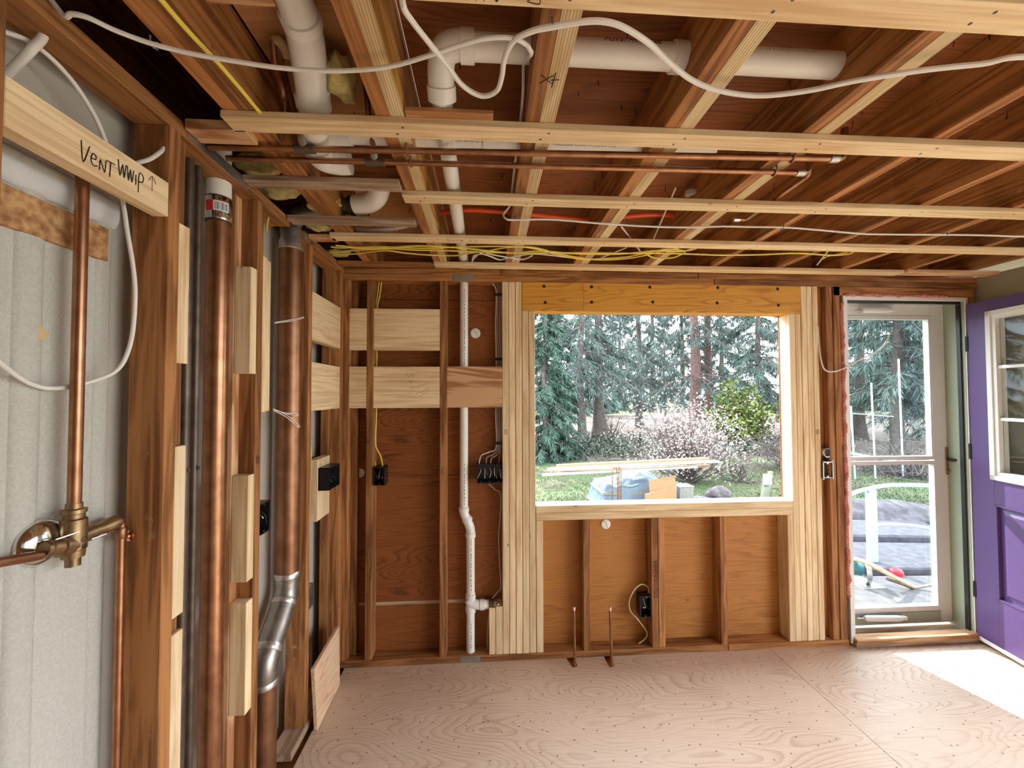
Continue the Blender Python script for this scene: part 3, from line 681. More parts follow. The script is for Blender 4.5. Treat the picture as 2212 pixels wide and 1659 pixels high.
while a < .15:
    wd_ = rn.choice((.018,.03,.045))
    pts=[V((SXc,SYc,zz_))+V((math.cos(t-.55),math.sin(t-.55),0))*.0404 for zz_ in (zs(460),zs(444)) for t in (a,a+wd_)]
    vs=[bm.verts.new(q) for q in pts]; bm.faces.new((vs[0],vs[1],vs[3],vs[2])); a += wd_+rn.choice((.025,.04,.06))
put('barcode', bm, M['ink'], bc)
for yy, rr, lab in ((1.250,.0125,'dark thin vertical pipe nearer the studs with white nailing blocks'),(1.290,.0105,'dark thin vertical pipe just beside the copper stack with band clamp')):
    t_ = empty('riser_pipe', (-.885, yy, 0), lab, 'pipe', 'paired dark risers in the left wall')
    cyl('pipe', (-.885,yy,.0), (-.885,yy,2.26), rr, M['iron'], t_, 16)
    for z_ in (.42, 1.32): box('pipe_strap', -.949, -.870, yy-.004, yy+.004, z_, z_+.012, M['iron'], t_, b=0)
# second, wider stack with an offset near the floor
c2 = empty('offset_drain_stack', (-.868, 1.845, 0), 'wide copper drain stack with a soldered offset bend near the floor', 'drain pipe')
AX = -.868; y_up = 1.845; y_dn = 1.668; R2 = .0465
za, zb_, zc = onx(AX,628,1240).z, onx(AX,600,1330).z, onx(AX,575,1462).z
cyl('pipe', (AX,y_up,za), (AX,y_up,onx(AX,640,545).z), R2, M['copper_dull'], c2, 30)
tube('offset_bend', [(AX,y_up,za+.02),(AX,y_up,za-.03),(AX,y_up-.025,za-.09),(AX,y_dn+.03,zc+.10),(AX,y_dn,zc+.05),(AX,y_dn,zc-.012)], R2+.0025, M['nickel'], c2, 28, 6)
for yy, z_ in ((y_up,za+.012),(y_dn,zc-.012)): lathe('solder_collar', (AX,yy,z_), (0,0,1), [(-.010,R2),(-.006,R2+.005),(.012,R2+.005),(.016,R2+.002)], M['solder'], c2, 30)
d_ = (V((AX,y_dn+.03,zc+.10))-V((AX,y_up-.025,za-.09))).normalized()
lathe('solder_collar', (AX,y_up-.025,za-.09), d_, [(-.006,R2+.003),(0,R2+.006),(.010,R2+.006),(.016,R2+.003)], M['solder'], c2, 30)
lathe('solder_collar', (AX,y_dn+.03,zc+.10), d_, [(-.016,R2+.003),(-.006,R2+.006),(.006,R2+.006),(.010,R2+.003)], M['solder'], c2, 30)
cyl('lower_pipe', (AX,y_dn,0), (AX,y_dn,zc), R2, M['copper_dull'], c2, 30)
zt2 = onx(AX,640,545).z
lathe('top_hub', (AX,y_up,zt2-.01), (0,0,1), [(0,R2),(.004,R2+.004),(.03,R2+.004),(.05,R2-.004),(.09,R2-.004)], M['solder'], c2, 30)
tube('top_elbow', [(AX,y_up,zt2+.05),(AX,y_up,zt2+.11),(AX+.03,y_up-.005,zt2+.15),(AX+.09,y_up-.015,zt2+.165),(AX+.17,y_up-.03,zt2+.17)], R2-.003, M['nickel'], c2, 24, 5)

# shower mixing valve and its pipes
VX, VY = -.895, .945
vz = onx(VX, 150, 1180).z
vv_ = empty('shower_valve', (VX, VY, vz-.06), 'brass shower mixing valve with copper pipes beside the pale panel', 'valve')
topz = 2.03
cyl('shower_riser', (VX,VY,onx(VX,155,1105).z), (VX,VY,topz), .0118, M['copper'], vv_, 18)
body = lathe('valve_body', (VX,VY,onx(VX,150,1225).z), (0,0,1), [(0,.013),(.018,.013),(.019,.019),(.034,.020),(.036,.022),(.10,.022),(.103,.018),(.112,.018),(.114,.021),(.122,.021),(.124,.014),(.135,.014)], M['brass'], vv_, 20)
lathe('chrome_dome', (VX-.034,VY-.035,vz+.018), (1,0,0), [(0,.048),(.004,.048),(.012,.042),(.02,.03),(.024,.0)], M['chrome'], vv_, 28)
el = onx(VX, 262, 1122); el = V((VX, el.y, el.z))
lathe('side_inlet', (VX,VY+.012,vz+.012), el-V((VX,VY,vz+.012)), [(0,.017),(.03,.017),(.032,.013),(.055,.013),(.06,.0165),(.09,.0165),(.095,.010)], M['brass'], vv_, 16)
hp = [V((VX,VY+.08,vz+.025))] + elbow_pts((VX,VY+.06,vz+.02), el, el-V((0,0,.3)), .016) + [el-V((0,0,.06)), V((VX,el.y,.02))]
bm = bmesh.new(); bm_tube(bm, hp, .0095, 14); put('hot_pipe', bm, M['copper'], vv_, smooth=True)
lathe('elbow_collar', el-V((0,0,.018)), (0,0,-1), [(0,.0105),(.002,.0122),(.026,.0122),(.028,.0105)], M['copper_dull'], vv_, 14)
a_ = V((VX,VY-.02,vz-.006)); b_ = onx(VX, -60, 1225); b_ = V((VX, b_.y, b_.z))
lathe('cold_inlet', V((VX,VY,vz)), b_-a_, [(.0,.021),(.03,.021),(.032,.017),(.052,.017),(.054,.0145),(.062,.0145)], M['brass'], vv_, 18)
cyl('cold_pipe', a_+(b_-a_).normalized()*.045, b_, .0095, M['copper_dull'], vv_, 14)
q_ = onx(VX+.024, 152, 1190); strokes('cast_mark', [circ(10,.4,.4), [(-.3,-1.6),(-.3,-.9)],[(.0,-.9),(.3,-.9),(.3,-1.5),(0,-1.5),(0,-.9)]], (VX+.0222,VY,vz+.012), (0,1,0), (0,0,1), .012, .0006, M['ink'], body, (1,0,0))
for z_, y0_, y1_ in ((vz+.030,-.055,-.002),(vz+.004,.02,.055)): cyl('stop_screw', (VX+.018,VY+y0_,z_), (VX+.018,VY+y1_,z_), .0022, M['chrome'], vv_, 8)
cl_ = lathe('pipe_clip', (VX-.002, 1.087, el.z-.048), (0,-1,0), [(0,.014),(.004,.014),(.006,.006),(.02,.004)], M['copper_bright'], vv_, 16)

# ================================================================== PIPES: ceiling
pv = M['pvc']
# wide drain dropping through the left joist bay
wd = empty('wide_white_drain', onz(JB+.09, 668, 200), 'wide white plastic drain dropping through the bay above the weathered strips', 'drain pipe')
X3, Y3 = -.452, 1.045
A3 = onz(2.40, 640, -40); 
pts = [V((-.405,.70,2.425)), V((-.418,.86,2.425)), V((-.432,.965,2.42))]
bm = bmesh.new(); bm_tube(bm, pts, .0400, 24); put('upper_pipe', bm, pv, wd, smooth=True)
tube('bend', [(-.430,.95,2.42),(-.440,1.00,2.415),(-.452,1.045,2.40),(-.462,1.09,2.37),(-.475,1.13,2.345)], .0435, M['pvc_clear'], wd, 24, 5)
tube('lower_pipe', [(-.470,1.115,2.352),(-.487,1.16,2.328),(-.505,1.22,2.325),(-.532,1.30,2.325)], .0385, pv, wd, 24, 5)
for p_, d_ in (((-.430,.955,2.42),(-.1,1,-.05)),((-.475,1.13,2.345),(-.12,.6,-.4))):
    lathe('hub', p_, d_, [(-.022,.0415),(-.021,.0460),(.004,.0460),(.005,.0415)], pv, wd, 28)
tube('closing_elbow', [(-.524,1.27,2.325),(-.535,1.305,2.325),(-.53,1.345,2.325),(-.49,1.365,2.327),(-.455,1.366,2.33)], .0425, M['pvc_clear'], wd, 24, 5)
# print-marked white pipe running behind the first full strip
pr = empty('crossing_drain_pipe', (.1,1.37,2.36), 'printed white drain pipe crossing the joists behind the two copper lines', 'drain pipe')
a = onz(2.36, 690, 330); Yp = 1.255; 
zp = 2.355; rp2 = .033
cyl('pipe', (-.455,Yp,zp), (.745,Yp,zp), rp2, pv, pr, 24)
lathe('coupling', (.03,Yp,zp), (1,0,0), [(-.04,.034),(-.039,.0385),(.039,.0385),(.04,.034)], M['pvc_clear'], pr, 24)
lathe('coupling', (-.455,Yp,zp), (1,0,0), [(-.05,.034),(-.049,.0395),(.039,.0395),(.04,.034)], M['pvc_clear'], pr, 24)
text_part('pipe_print', 'CELLULAR CORE PVC-DWV PIPE', (.21,Yp-rp2*.55,zp-rp2*.83), (1,0,0), (0,-.83,.55), .014, M['fade'], pr)
text_part('pipe_print', 'S.A. 06-30-23 19:54', (-.095,Yp-rp2*.55,zp-rp2*.83), (1,0,0), (0,-.83,.55), .014, M['fade'], pr)
# long vent pipe: across the joists, down, along the bay to the wall and down inside the wall
lv = empty('vent_pipe', (-.09, D+.04, TW), 'long white vent pipe crossing the joists then dropping inside the back wall to a tee', 'drain pipe')
Yv, zv, rv = .965, 2.392, .0302
cyl('cross_pipe', (-.045,Yv,zv), (.96,Yv,zv), rv, pv, lv, 26)
cpl = lathe('coupling', (.50,Yv,zv), (1,0,0), [(-.034,.0305),(-.033,.0355),(.033,.0355),(.034,.0305)], pv, lv, 26)
text_part('pipe_print', 'CHARLOTTE PIPE', (.285,Yv-.0302*.93,zv-.0302*.36+.012), (1,0,0), (0,-.12,.99), .0185, M['ink'], lv)
text_part('pipe_print', 'R. 06-30-23 19:53 EXT 20-20', (.66,Yv-.0302*.93,zv-.0302*.36+.010), (1,0,0), (0,-.12,.99), .0135, M['fade'], lv)
lathe('hub', (-.05,Yv,zv), (1,0,0), [(-.012,.031),(-.011,.0365),(.022,.0365),(.023,.031)], pv, lv, 26)
bm = bmesh.new(); bm_tube(bm, catmull([(-.04,Yv,zv),(-.075,Yv,zv),(-.102,Yv+.012,zv-.008),(-.112,Yv+.035,zv-.03),(-.114,Yv+.07,zv-.058)], 6), .0335, 22)
put('elbow', bm, M['pvc_clear'], lv, smooth=True)
lathe('hub', (-.114,Yv+.065,zv-.055), (0,.78,-.62), [(-.006,.032),(-.005,.0372),(.028,.0372),(.029,.031)], M['pvc_clear'], lv, 22)
bm = bmesh.new(); bm_tube(bm, [(-.114,Yv+.065,zv-.055),(-.117,Yv+.125,2.327),(-.1205,1.20,2.326)], .0285, 22); put('connector', bm, M['pvc_clear'], lv, smooth=True)
cyl('run_pipe', (-.1205,1.19,2.326), (-.128,D+.04,2.322), .0265, pv, lv, 22)
bm = bmesh.new(); bm_tube(bm, catmull([(-.128,D+.0,2.322),(-.128,D+.03,2.32),(-.128,D+.045,2.30),(-.128,D+.045,2.26)], 6), .027, 20); put('wall_elbow', bm, pv, lv, smooth=True)
YW = D+.045; rw = .0243
z_a = ony(YW,1003,1100).z; z_b = ony(YW,1018,1155).z; z_t = ony(YW,1018,1305).z; xa, xb = -.131, -.092
cyl('wall_pipe', (xa,YW,z_a), (xa,YW,2.28), rw, pv, lv, 20)
bm = bmesh.new(); bm_tube(bm, catmull([(xa,YW,z_a+.012),(xa,YW,z_a-.02),(xa+.012,YW,z_a-.05),(xb-.006,YW,z_b+.05),(xb,YW,z_b+.02),(xb,YW,z_b-.014)], 5), .0272, 20); put('offset_elbows', bm, M['pvc_clear'], lv, smooth=True)
for x_, z_, d_ in ((xa,z_a,(0,0,1)),(xb,z_b,(0,0,1)),((xa+xb)/2,(z_a+z_b)/2+.012,(-.55,0,.83))): lathe('hub', (x_,YW,z_), d_, [(-.013,.027),(-.012,.0302),(.012,.0302),(.013,.027)], pv, lv, 20)
cyl('wall_pipe', (xb,YW,TW), (xb,YW,z_b), rw, pv, lv, 20)
lathe('tee', (xb,YW,z_t-.045), (0,0,1), [(0,.026),(.001,.0300),(.03,.0300),(.035,.0275),(.075,.0275),(.078,.0300),(.105,.0300),(.106,.026)], M['pvc_clear'], lv, 20)
bm = bmesh.new(); bm_tube(bm, catmull([(xb-.012,YW,z_t+.03),(xb+.004,YW-.004,z_t+.008),(xb+.03,YW-.006,z_t),(xb+.075,YW-.006,z_t-.002)], 5), .0275, 20); put('tee_branch', bm, M['pvc_clear'], lv, smooth=True)
lathe('hub', (xb+.07,YW-.006,z_t-.002), (1,0,0), [(-.016,.0275),(-.015,.0305),(.012,.0305),(.013,.0275)], pv, lv, 20)
cyl('stub', (xb+.07,YW-.006,z_t-.002), (xb+.115,YW-.006,z_t-.002), .025, pv, lv, 20)
gc = lathe('test_clamp', (xb+.108,YW-.006,z_t-.002), (1,0,0), [(0,.0295),(.004,.0310),(.010,.0310),(.011,.028),(.02,.028),(.021,.0310),(.030,.0310),(.032,.028)], M['iron'], lv, 20)
lathe('chrome_cap', (xb+.14,YW-.006,z_t-.002), (1,0,0), [(0,.022),(.01,.022),(.014,.017),(.028,.013),(.03,.0)], M['chrome'], gc, 18)
lathe('clamp_screw', (xb+.155,YW-.006,z_t-.014), (1,0,-.15), [(0,.006),(.025,.006),(.027,.009),(.036,.009)], M['iron'], gc, 10)
for x_, z0_, z1_ in ((xa,1.72,2.18),(xa,.90,1.14),(xb,.40,.70),(xb,.07,.21)):
    bm = bmesh.new(); z_ = z0_; rn = random.Random(int(z0_*100))
    while z_ < z1_:
        h_ = rn.choice((.006,.009,.013)); bm_box(bm, x_+.002,x_+.006,YW-rw-.0008,YW-rw+.003,z_,z_+h_); z_ += h_+rn.choice((.005,.007,.013))
    put('pipe_print', bm, M['fade'], lv)
# white toilet bend over the left bay
cb = empty('closet_bend', onz(2.33, 800, 440), 'short fat white plastic bend with a black collar above the weathered strips', 'drain pipe')
p = onz(2.34, 812, 432)
tube('bend', [(p.x-.10,p.y+.06,2.345),(p.x-.045,p.y+.045,2.348),(p.x,p.y+.01,2.36),(p.x+.022,p.y-.02,2.395),(p.x+.024,p.y-.025,2.44)], .042, pv, cb, 24, 6)
lathe('rim', (p.x+.024,p.y-.025,2.43), (0,0,1), [(0,.042),(.002,.048),(.02,.048),(.022,.042)], pv, cb, 24)
lathe('collar', (p.x-.125,p.y+.066,2.344), (1,-.2,0), [(0,.036),(.004,.040),(.028,.040),(.032,.036)], M['rubber'], cb, 24)
lathe('cast_pipe', (p.x-.21,p.y+.085,2.343), (1,-.22,0), [(0,.034),(.10,.034)], M['iron'], cb, 20)
# copper supply lines clipped under the joists
def supply(px0,py0,px1,py1,r,lab,ups,z=2.274):
    a, b_ = onz(z,px0,py0), onz(z,px1,py1)
    t_ = empty('copper_supply_line', (a+b_)/2, lab, 'copper pipe', 'copper lines under the joists')
    cyl('pipe', a, b_, r, M['copper'], t_, 16)
    d = (b_-a).normalized(); at = lambda x: a+d*((x-a.x)/d.x)
    for x in (-.235, .945):
        q = at(x); c_ = empty('pipe_clip', q, parent=t_)
        tube('hook', [q+V((0,-.012,.018)),q+V((0,-.013,.0)),q+V((0,0,-r-.004)),q+V((0,.013,0)),q+V((0,.012,.018))], .003, M['copper_dull'], c_, 6, 4)
    for x, dirn, L_ in ups:
        q = at(x); d2 = V(dirn).normalized()
        tee = lathe('tee', q-d*.03, d, [(0,r+.001),(.001,r+.004),(.059,r+.004),(.06,r+.001)], M['iron'], t_, 14)
        cyl('branch', q, q+d2*.035, r+.0035, M['solder'], tee, 14)
        tube('branch_pipe', [q+d2*.03, q+d2*(L_*.5)+V((-.003,0,0)), q+d2*L_], r*.95, M['copper_dull'], t_, 12, 4)
    lathe('end_collar', b_-d*.03, d, [(0,r+.0005),(.001,r+.003),(.028,r+.003),(.03,r)], M['solder'], t_, 14)
    e_ = b_+d*.012
    bm = bmesh.new(); bm_tube(bm, elbow_pts(b_-d*.01, e_, e_+V((0,-.01,.05)), .014)+[e_+V((0,-.01,.09))], r+.001, 12); put('end_elbow', bm, M['copper_dull'], t_, smooth=True)
    return t_
supply(452,318,1812,343,.0092,'upper copper supply line clipped under the joists, the one nearer the first full strip', ((-.535,(-.10,-.22,.6),.20),))
supply(490,342,1738,373,.0088,'lower copper supply line clipped under the joists, the one further from the first full strip', ((-.345,(-.02,-.28,.6),.20),))
a, b_ = onz(2.30,1748,378), onz(2.30,1612,474)
rt = empty('copper_return_line', (a+b_)/2, 'copper pipe running along a joist bay from the ends of the clipped copper lines', 'copper pipe')
bm = bmesh.new(); bm_tube(bm, [a+V((.0,0,.10)), a+V((0,0,.03))]+elbow_pts(a+V((0,0,.05)), a, b_, .02)+elbow_pts(a, b_, b_+V((-.06,-.0,0)), .02)+[b_+V((-.045,0,0))], .0085, 12); put('pipe', bm, M['copper'], rt, smooth=True)
lathe('end_cap', b_+V((-.03,0,0)), (-1,0,0), [(0,.0092),(.001,.0112),(.028,.0112),(.03,.006)], M['chrome'], rt, 14)
# copper stubs standing in the floor notches
for cx, lab in ((1240,'thin upright copper stub in the floor notch nearer the corner with the stacks'),(1320,'thin upright copper stub in the floor notch nearer the dishwasher box')):
    b0 = onz(0, cx+2, 1440); t0 = ony(b0.y+.03, cx+(0 if cx<1300 else -2), 1318)
    t_ = empty('copper_stub', b0-V((0,0,.018)), lab, 'copper pipe', 'copper stubs rising from the floor')
    cyl('pipe', b0-V((0,0,.018)), t0, .0075, M['copper_dull'], t_, 12)
    lathe('pinched_end', t0-V((0,0,.002)), (t0-b0), [(0,.0082),(.018,.0082),(.022,.005)], M['copper_bright'], t_, 12)
# orange tubing through the joist bays
pts = [onz(2.40,948,460), onz(2.395,1010,453), onz(2.395,1095,458), onz(2.395,1180,466), onz(2.395,1275,474), onz(2.40,1365,466), onz(2.405,1420,463), onz(2.41,1468,466)]
tag(tube('orange_conduit', pts, .0115, M['pex'], None, 12, 6), 'bright orange plastic tube threaded through the joist bays', 'conduit')
pts = [onz(2.33,735,490), onz(2.315,790,497), onz(2.315,850,492), onz(2.33,905,478)]
fx = empty('flexible_tube', pts[0], 'short grey flexible tube with a red tip beside the laminated joist', 'tube')
tube('hose', pts, .0125, M['wire_g'], fx, 12, 6); tube('red_tip', [pts[-1]-(pts[-1]-pts[-2])*.25, pts[-1]+(pts[-1]-pts[-2])*.35], .0075, M['red'], fx, 10, 0)
# old thin pipes rising through the left bay
for P_, lab in (((onz(2.30,607,300),onz(2.345,612,210),onz(2.40,596,150),onz(2.45,590,90)),'dark bent copper pipe rising beside the doubled old joist'),):
    t_ = empty('old_riser', P_[0], lab, 'copper pipe'); tube('pipe', P_, .0085, M['copper_dull'], t_, 12, 6)
    e_ = P_[-1]; tube('foam_plug', [e_+V((.0,0,.0)),e_+V((.012,.004,.006)),e_+V((.022,.02,-.004)),e_+V((.022,.035,-.015))], [.010]*6+[.013]*6+[.013]*6+[.006], M['foam'], t_, 12, 6)
# insulation tufts
def tuft(name, p, sx, sy, sz, mat, lab, seed, n=220, grp=None):
    rn = random.Random(seed); bm = bmesh.new(); bmesh.ops.create_icosphere(bm, subdivisions=3, radius=1)
    for v in bm.verts:
        k = 1+.35*mnoise.noise(v.co*2.3+V((seed,0,0)))+.22*mnoise.noise(v.co*6+V((0,seed,0)))
        v.co = V((v.co.x*sx*k, v.co.y*sy*k, v.co.z*sz*k))+V(p)
    o = put(name, bm, mat, None, smooth='all'); return tag(o, lab, 'insulation', grp)
tuft('insulation_tuft', onz(2.40,738,170), .035,.06,.055, M['insul_y'], 'hanging clump of yellow insulation beside the laminated joist and wide white drain', 1)
tuft('insulation_tuft', onz(2.36,560,355), .085,.05,.03, M['insul_y'], 'yellow insulation wad under the steel strap beside the copper lines', 2)
tuft('insulation_tuft', onz(2.36,600,410), .09,.045,.03, M['insul_y'], 'yellow insulation wad between the two weathered strips by the left wall', 3)
tuft('insulation_tuft', onz(2.34,700,438), .07,.04,.035, M['insul_y'], 'torn yellow insulation by the fat white bend', 4)
tuft('insulation_tuft', onz(2.32,690,488), .055,.035,.025, M['insul_y'], 'ragged yellow insulation piece at the top of the wide copper stack', 5)
tuft('insulation_tuft', onz(2.33,728,545), .07,.05,.022, M['insul_y'], 'yellow insulation pushed behind the yellow cables in the corner', 6)
# pink insulation stuffed around the door frame
bm = bmesh.new(); rn = random.Random(9)
P_ = [(2.221+rn.uniform(-.004,.004), D-.002+rn.uniform(-.006,.004), z_) for z_ in [.30+i*.035 for i in range(53)]]
bm_tube(bm, P_, [rn.uniform(.008,.016) for _ in P_], 7); pk = put('foam_strip', bm, M['insul_p'], None, smooth='all')
tag(pk, 'pink insulation strip stuffed upright along the door jamb', 'insulation')
bm = bmesh.new(); P_ = [(2.24+i*.03, D-.006+rn.uniform(-.006,.004), DZ1+.026+rn.uniform(-.002,.006)) for i in range(24)]
bm_tube(bm, P_, [rn.uniform(.005,.014) for _ in P_], 7); tag(put('foam_strip', bm, M['insul_p'], None, smooth='all'), 'pink insulation strip stuffed along the head of the doorway', 'insulation')

# ================================================================== CABLES
def cable(name, P, r, mat, lab, cat='cable', grp=None, n=8, k=6, sq=None, staples=()):
    if staples:
        t_ = empty(name, P[0], lab, cat, grp); tube('cable', P, r, mat, t_, n, k, sq=sq)
        for q in staples:
            bm = bmesh.new(); bm_tube(bm, [q+V((-.001,-.008,.012)),q+V((0,-.009,-.003)),q+V((0,0,-.007)),q+V((0,.009,-.003)),q+V((.001,.008,.012))], .0022, 5)
            put('staple', bm, plain('staple_blue', (.09,.16,.20), .5), t_)
        return t_
    return tag(tube(name, P, r, mat, None, n, k, sq=sq), lab, cat, grp)
zc_ = 2.258
L_ = [(870,8),(890,45),(925,90),(965,140),(1000,185),(1040,207),(1072,197),(1084,165),(1090,125),(1110,88),(1150,67),(1192,58),(1250,48),(1300,46),(1345,58),(1400,92),(1440,130),(1490,170),(1540,192),(1600,204),(1660,206),(1750,195),(1850,174),(1990,152),(2120,138),(2260,124)]
cable('ceiling_cable', [onz(2.285,868,0)+V((0,0,.06))]+[onz(zc_,*p) for p in L_]+[V((1.75,.80,2.262)),V((2.4,.74,2.268)),V((2.93,.72,2.284))], .0058, M['wire_w'], 'thick white cable looping in waves under the joists with one blue staple', staples=[onz(zc_+.004,1192,58)])
L_ = [(138,34),(155,30),(190,38),(250,66),(330,95),(420,117),(500,131),(600,146),(700,153),(780,151),(850,142),(920,122),(990,98),(1050,83),(1105,82),(1135,95),(1145,108)]
cable('ceiling_cable', [V((-.865,.80,2.315)), V((-.83,.795,2.305))]+[onz(2.262,*p) for p in L_]+[onz(2.30,1147,118), V((.098,1.02,2.40))], .0047, M['wire_w'], 'slender white cable draped from the left wall across to the second laminated joist', staples=[onz(2.266,332,96)])
P_ = [V((.098,1.02,2.40)), V((.100,1.06,2.35)), V((.100,1.15,2.33)), V((.100,1.45,2.33)), V((.100,1.62,2.32)), onz(2.30,1088,462), onz(2.275,1094,473), onz(2.273,1112,475)]
L_ = [(1190,474),(1290,482),(1400,489),(1490,491),(1560,489),(1620,490),(1690,491),(1760,496),(1850,504),(1900,506),(2030,507),(2120,508),(2212,511),(2300,512)]
cable('ceiling_cable', P_+[onz(2.278,*p) for p in L_]+[V((2.7,1.66,2.279)),V((3.13,1.68,2.284))], .0042, M['wire_w'], 'white cable following a joist side then stapled across every joist before the third strip', staples=[onz(2.28,1112,475),onz(2.28,1690,491),onz(2.28,2042,507)])
# yellow cable bundle along the back of the ceiling
def yl(L, z=2.276): return [onz(z,*p) for p in L]
Y1 = [(715,533),(745,535),(830,533),(920,536),(1000,533),(1100,532),(1150,536),(1200,549),(1255,560),(1290,559),(1350,555),(1400,545),(1440,538),(1480,541),(1500,538),(1507,533)]
Y2 = [(712,545),(760,541),(840,537),(900,540),(960,541),(1040,544),(1110,546),(1170,542),(1230,547),(1300,549),(1360,547),(1420,541),(1470,543),(1495,537)]
Y3 = [(720,549),(770,548),(830,541),(880,547),(935,551),(985,552),(1010,547),(1050,542),(1100,534),(1150,534),(1200,546),(1260,558),(1310,561),(1370,556),(1430,542),(1475,533)]
Y4 = [(725,530),(800,537),(900,531),(1000,536),(1100,546),(1180,546),(1260,546),(1340,547),(1430,547),(1500,549),(1560,551),(1640,550),(1720,547),(1790,551),(1830,549),(1845,543)]
Y5 = [(1395,548),(1410,556),(1430,558),(1455,556),(1470,550),(1480,545)]
Y6 = [(1776,560),(1790,553),(1830,545)]
for i, (L_, lab) in enumerate(((Y1,'yellow cable at the front of the bundle crossing the joists by the back wall'),(Y2,'yellow cable in the middle of the bundle crossing the joists by the back wall'),(Y3,'yellow cable swinging lowest in the bundle crossing the joists by the back wall'),(Y4,'longest yellow cable, carrying on past the bundle towards the door'))):
    st_ = [onz(2.28,*q) for q in (((746,536),(1102,532)), ((757,542),(925,540)), ((768,547),(935,551)), ((1752,549),))[i]]
    cable('yellow_cable', yl(L_, 2.274-.003*(i%2)), .0042, M['wire_y'], lab, grp='yellow cables under the joists', staples=st_)
cable('yellow_cable', yl(Y5), .0042, M['wire_y'], 'short yellow cable loop below the fourth laminated joist', grp='yellow cables under the joists')
cable('yellow_cable', yl(Y6,2.30), .0036, M['wire_y'], 'short faded yellow cable end crossing the joist by the door', grp='yellow cables under the joists')
W_ = [[(1030,552),(1022,560),(1020,566),(1024,552),(1040,548)], [(1036,546),(1060,554),(1080,561),(1100,556),(1140,549),(1170,549),(1230,556)], [(1050,547),(1075,552),(1098,556),(1130,560),(1150,552)]]
for L_, lab in zip(W_, ('white cable turning down by the vent pipe behind the yellow bundle','white cable slung under the yellow bundle by the vent pipe','white cable dipping beside the yellow bundle near the second laminated joist')):
    cable('white_cable', yl(L_, 2.281), .0042, M['wire_w'], lab, grp='white cables by the vent pipe')
for (a,b_), z0_, z1_, m_, lab in ((((1342,489),(1385,545)),2.33,2.29,'wire_w','short white cable slanting between the second and third strips'),(((1460,405),(1412,516)),2.44,2.34,'wire_w','white cable slanting down near the lidded box'),(((1290,560),(1353,535)),2.29,2.34,'wire_c','pale cable branching up from the yellow bundle'),(((1765,572),(1790,540)),2.31,2.35,'wire_w','white cable end hanging by the door side joist')):
    cable('white_cable', [onz(z0_,*a), onz((z0_+z1_)/2-.004,(a[0]+b_[0])/2,(a[1]+b_[1])/2), onz(z1_,*b_)], .004, M[m_], lab)
# lidded round fixture box above strip two
p = onz(2.425,1497,418)
fb = empty('fixture_box', (p.x,p.y,2.425), 'pale round ceiling box tucked beside a joist', 'junction box')
lathe('box_lid', (p.x,p.y,2.415), (.1,-.2,1), [(0,.034),(.004,.036),(.018,.036),(.02,.03)], M['wire_g'], fb, 20)
cyl('box_stem', (p.x,p.y,2.43), (p.x,p.y,JT), .012, M['steel'], fb, 10)
# yellow cable lying along the doubled joist
cable('yellow_cable', [onz(2.284,332,-20), onz(2.284,400,60), onz(2.284,470,135), onz(2.284,520,193), onz(2.286,562,243), onz(2.33,588,262)], .0050, M['wire_y'], 'yellow cable stapled along the underside of the doubled old joist')
cable('yellow_cable', [onz(2.33,680,408), onz(2.33,692,425), onz(2.335,712,438)], .0052, M['wire_y'], 'short yellow cable end beside the torn insulation')
# cables in the left wall
cable('wall_cable', [onx(-.885,-10,62),onx(-.885,20,72),onx(-.885,60,88),onx(-.885,110,125),onx(-.885,160,180),onx(-.885,200,242),onx(-.885,222,290),onx(-.89,238,340),onx(-.89,255,400),onx(-.885,266,440),onx(-.87,275,500),onx(-.862,288,580),onx(-.862,292,640),onx(-.862,286,720),onx(-.87,270,775),onx(-.885,245,805),onx(-.895,200,823),onx(-.915,150,836),onx(-.915,100,838),onx(-.915,60,826),onx(-.91,20,800),onx(-.90,-10,776)], .0048, M['wire_w'], 'white cable passing behind the handwritten block and looping over the pale panel', n=10)
cable('wall_cable', [onx(-.93,10,165),onx(-.90,40,135),onx(-.872,70,105),onx(-.868,92,80),V((-.866,onx(-.866,96,70).y,2.275))], .0078, M['wire_w'], 'thick white cable stub entering a hole in the left top plate', n=12)
cable('wall_cable', [onx(-.87,296,352),onx(-.85,325,343),onx(-.84,350,325),onx(-.832,372,302)], .0052, M['wire_w'], 'cut white cable end poking past the handwritten block', n=10)
# looped tie wires on the left wall block
for L_, lab in (([(593,698),(625,694),(652,688),(656,685),(650,686),(620,692),(595,696)],'white wire loop sticking out from the paired nailing blocks'),([(590,883),(615,892),(640,893),(642,898),(618,893),(592,885)],'white wire loop lying level below the paired nailing blocks'),([(590,883),(620,897),(645,918),(643,922),(620,902),(590,886)],'white wire loop drooping below the paired nailing blocks')):
    cable('tie_loop', [onx(-.815+.0005*i,*q) for i,q in enumerate(L_)], .0016, M['wire_w'], lab, 'wire', 'wire loops by the paired blocks', n=6)
# yellow cables down the corner bay and to the boxes
def LYC(L, X): return [onx(X,*q) for q in L]
cable('yellow_cable', LYC([(706,575),(708,640),(710,700),(708,790),(706,900),(707,960),(706,985),(697,1005),(690,1018)], -.886), .0040, M['wire_y'], 'yellow cable down the corner bay, the one nearer the wide copper stack', grp='yellow cables in the corner bay')
cable('yellow_cable', LYC([(713,578),(715,640),(715,700),(715,790),(716,900),(714,960),(709,985),(700,1006),(694,1020)], -.888), .0040, M['wire_y'], 'yellow cable down the corner bay, the one nearer the corner', grp='yellow cables in the corner bay')
cable('yellow_cable', LYC([(671,965),(672,1010),(671,1065),(670,1115)], -.90), .0035, M['wire_y'], 'thin yellow cable hanging behind the third left stud')
cable('yellow_cable', LYC([(580,470),(577,485),(576,500)], -.83), .0035, M['wire_y'], 'yellow cable tail at the top of the second left stud')
def BYC(L, Y): return [ony(Y,*q) for q in L]
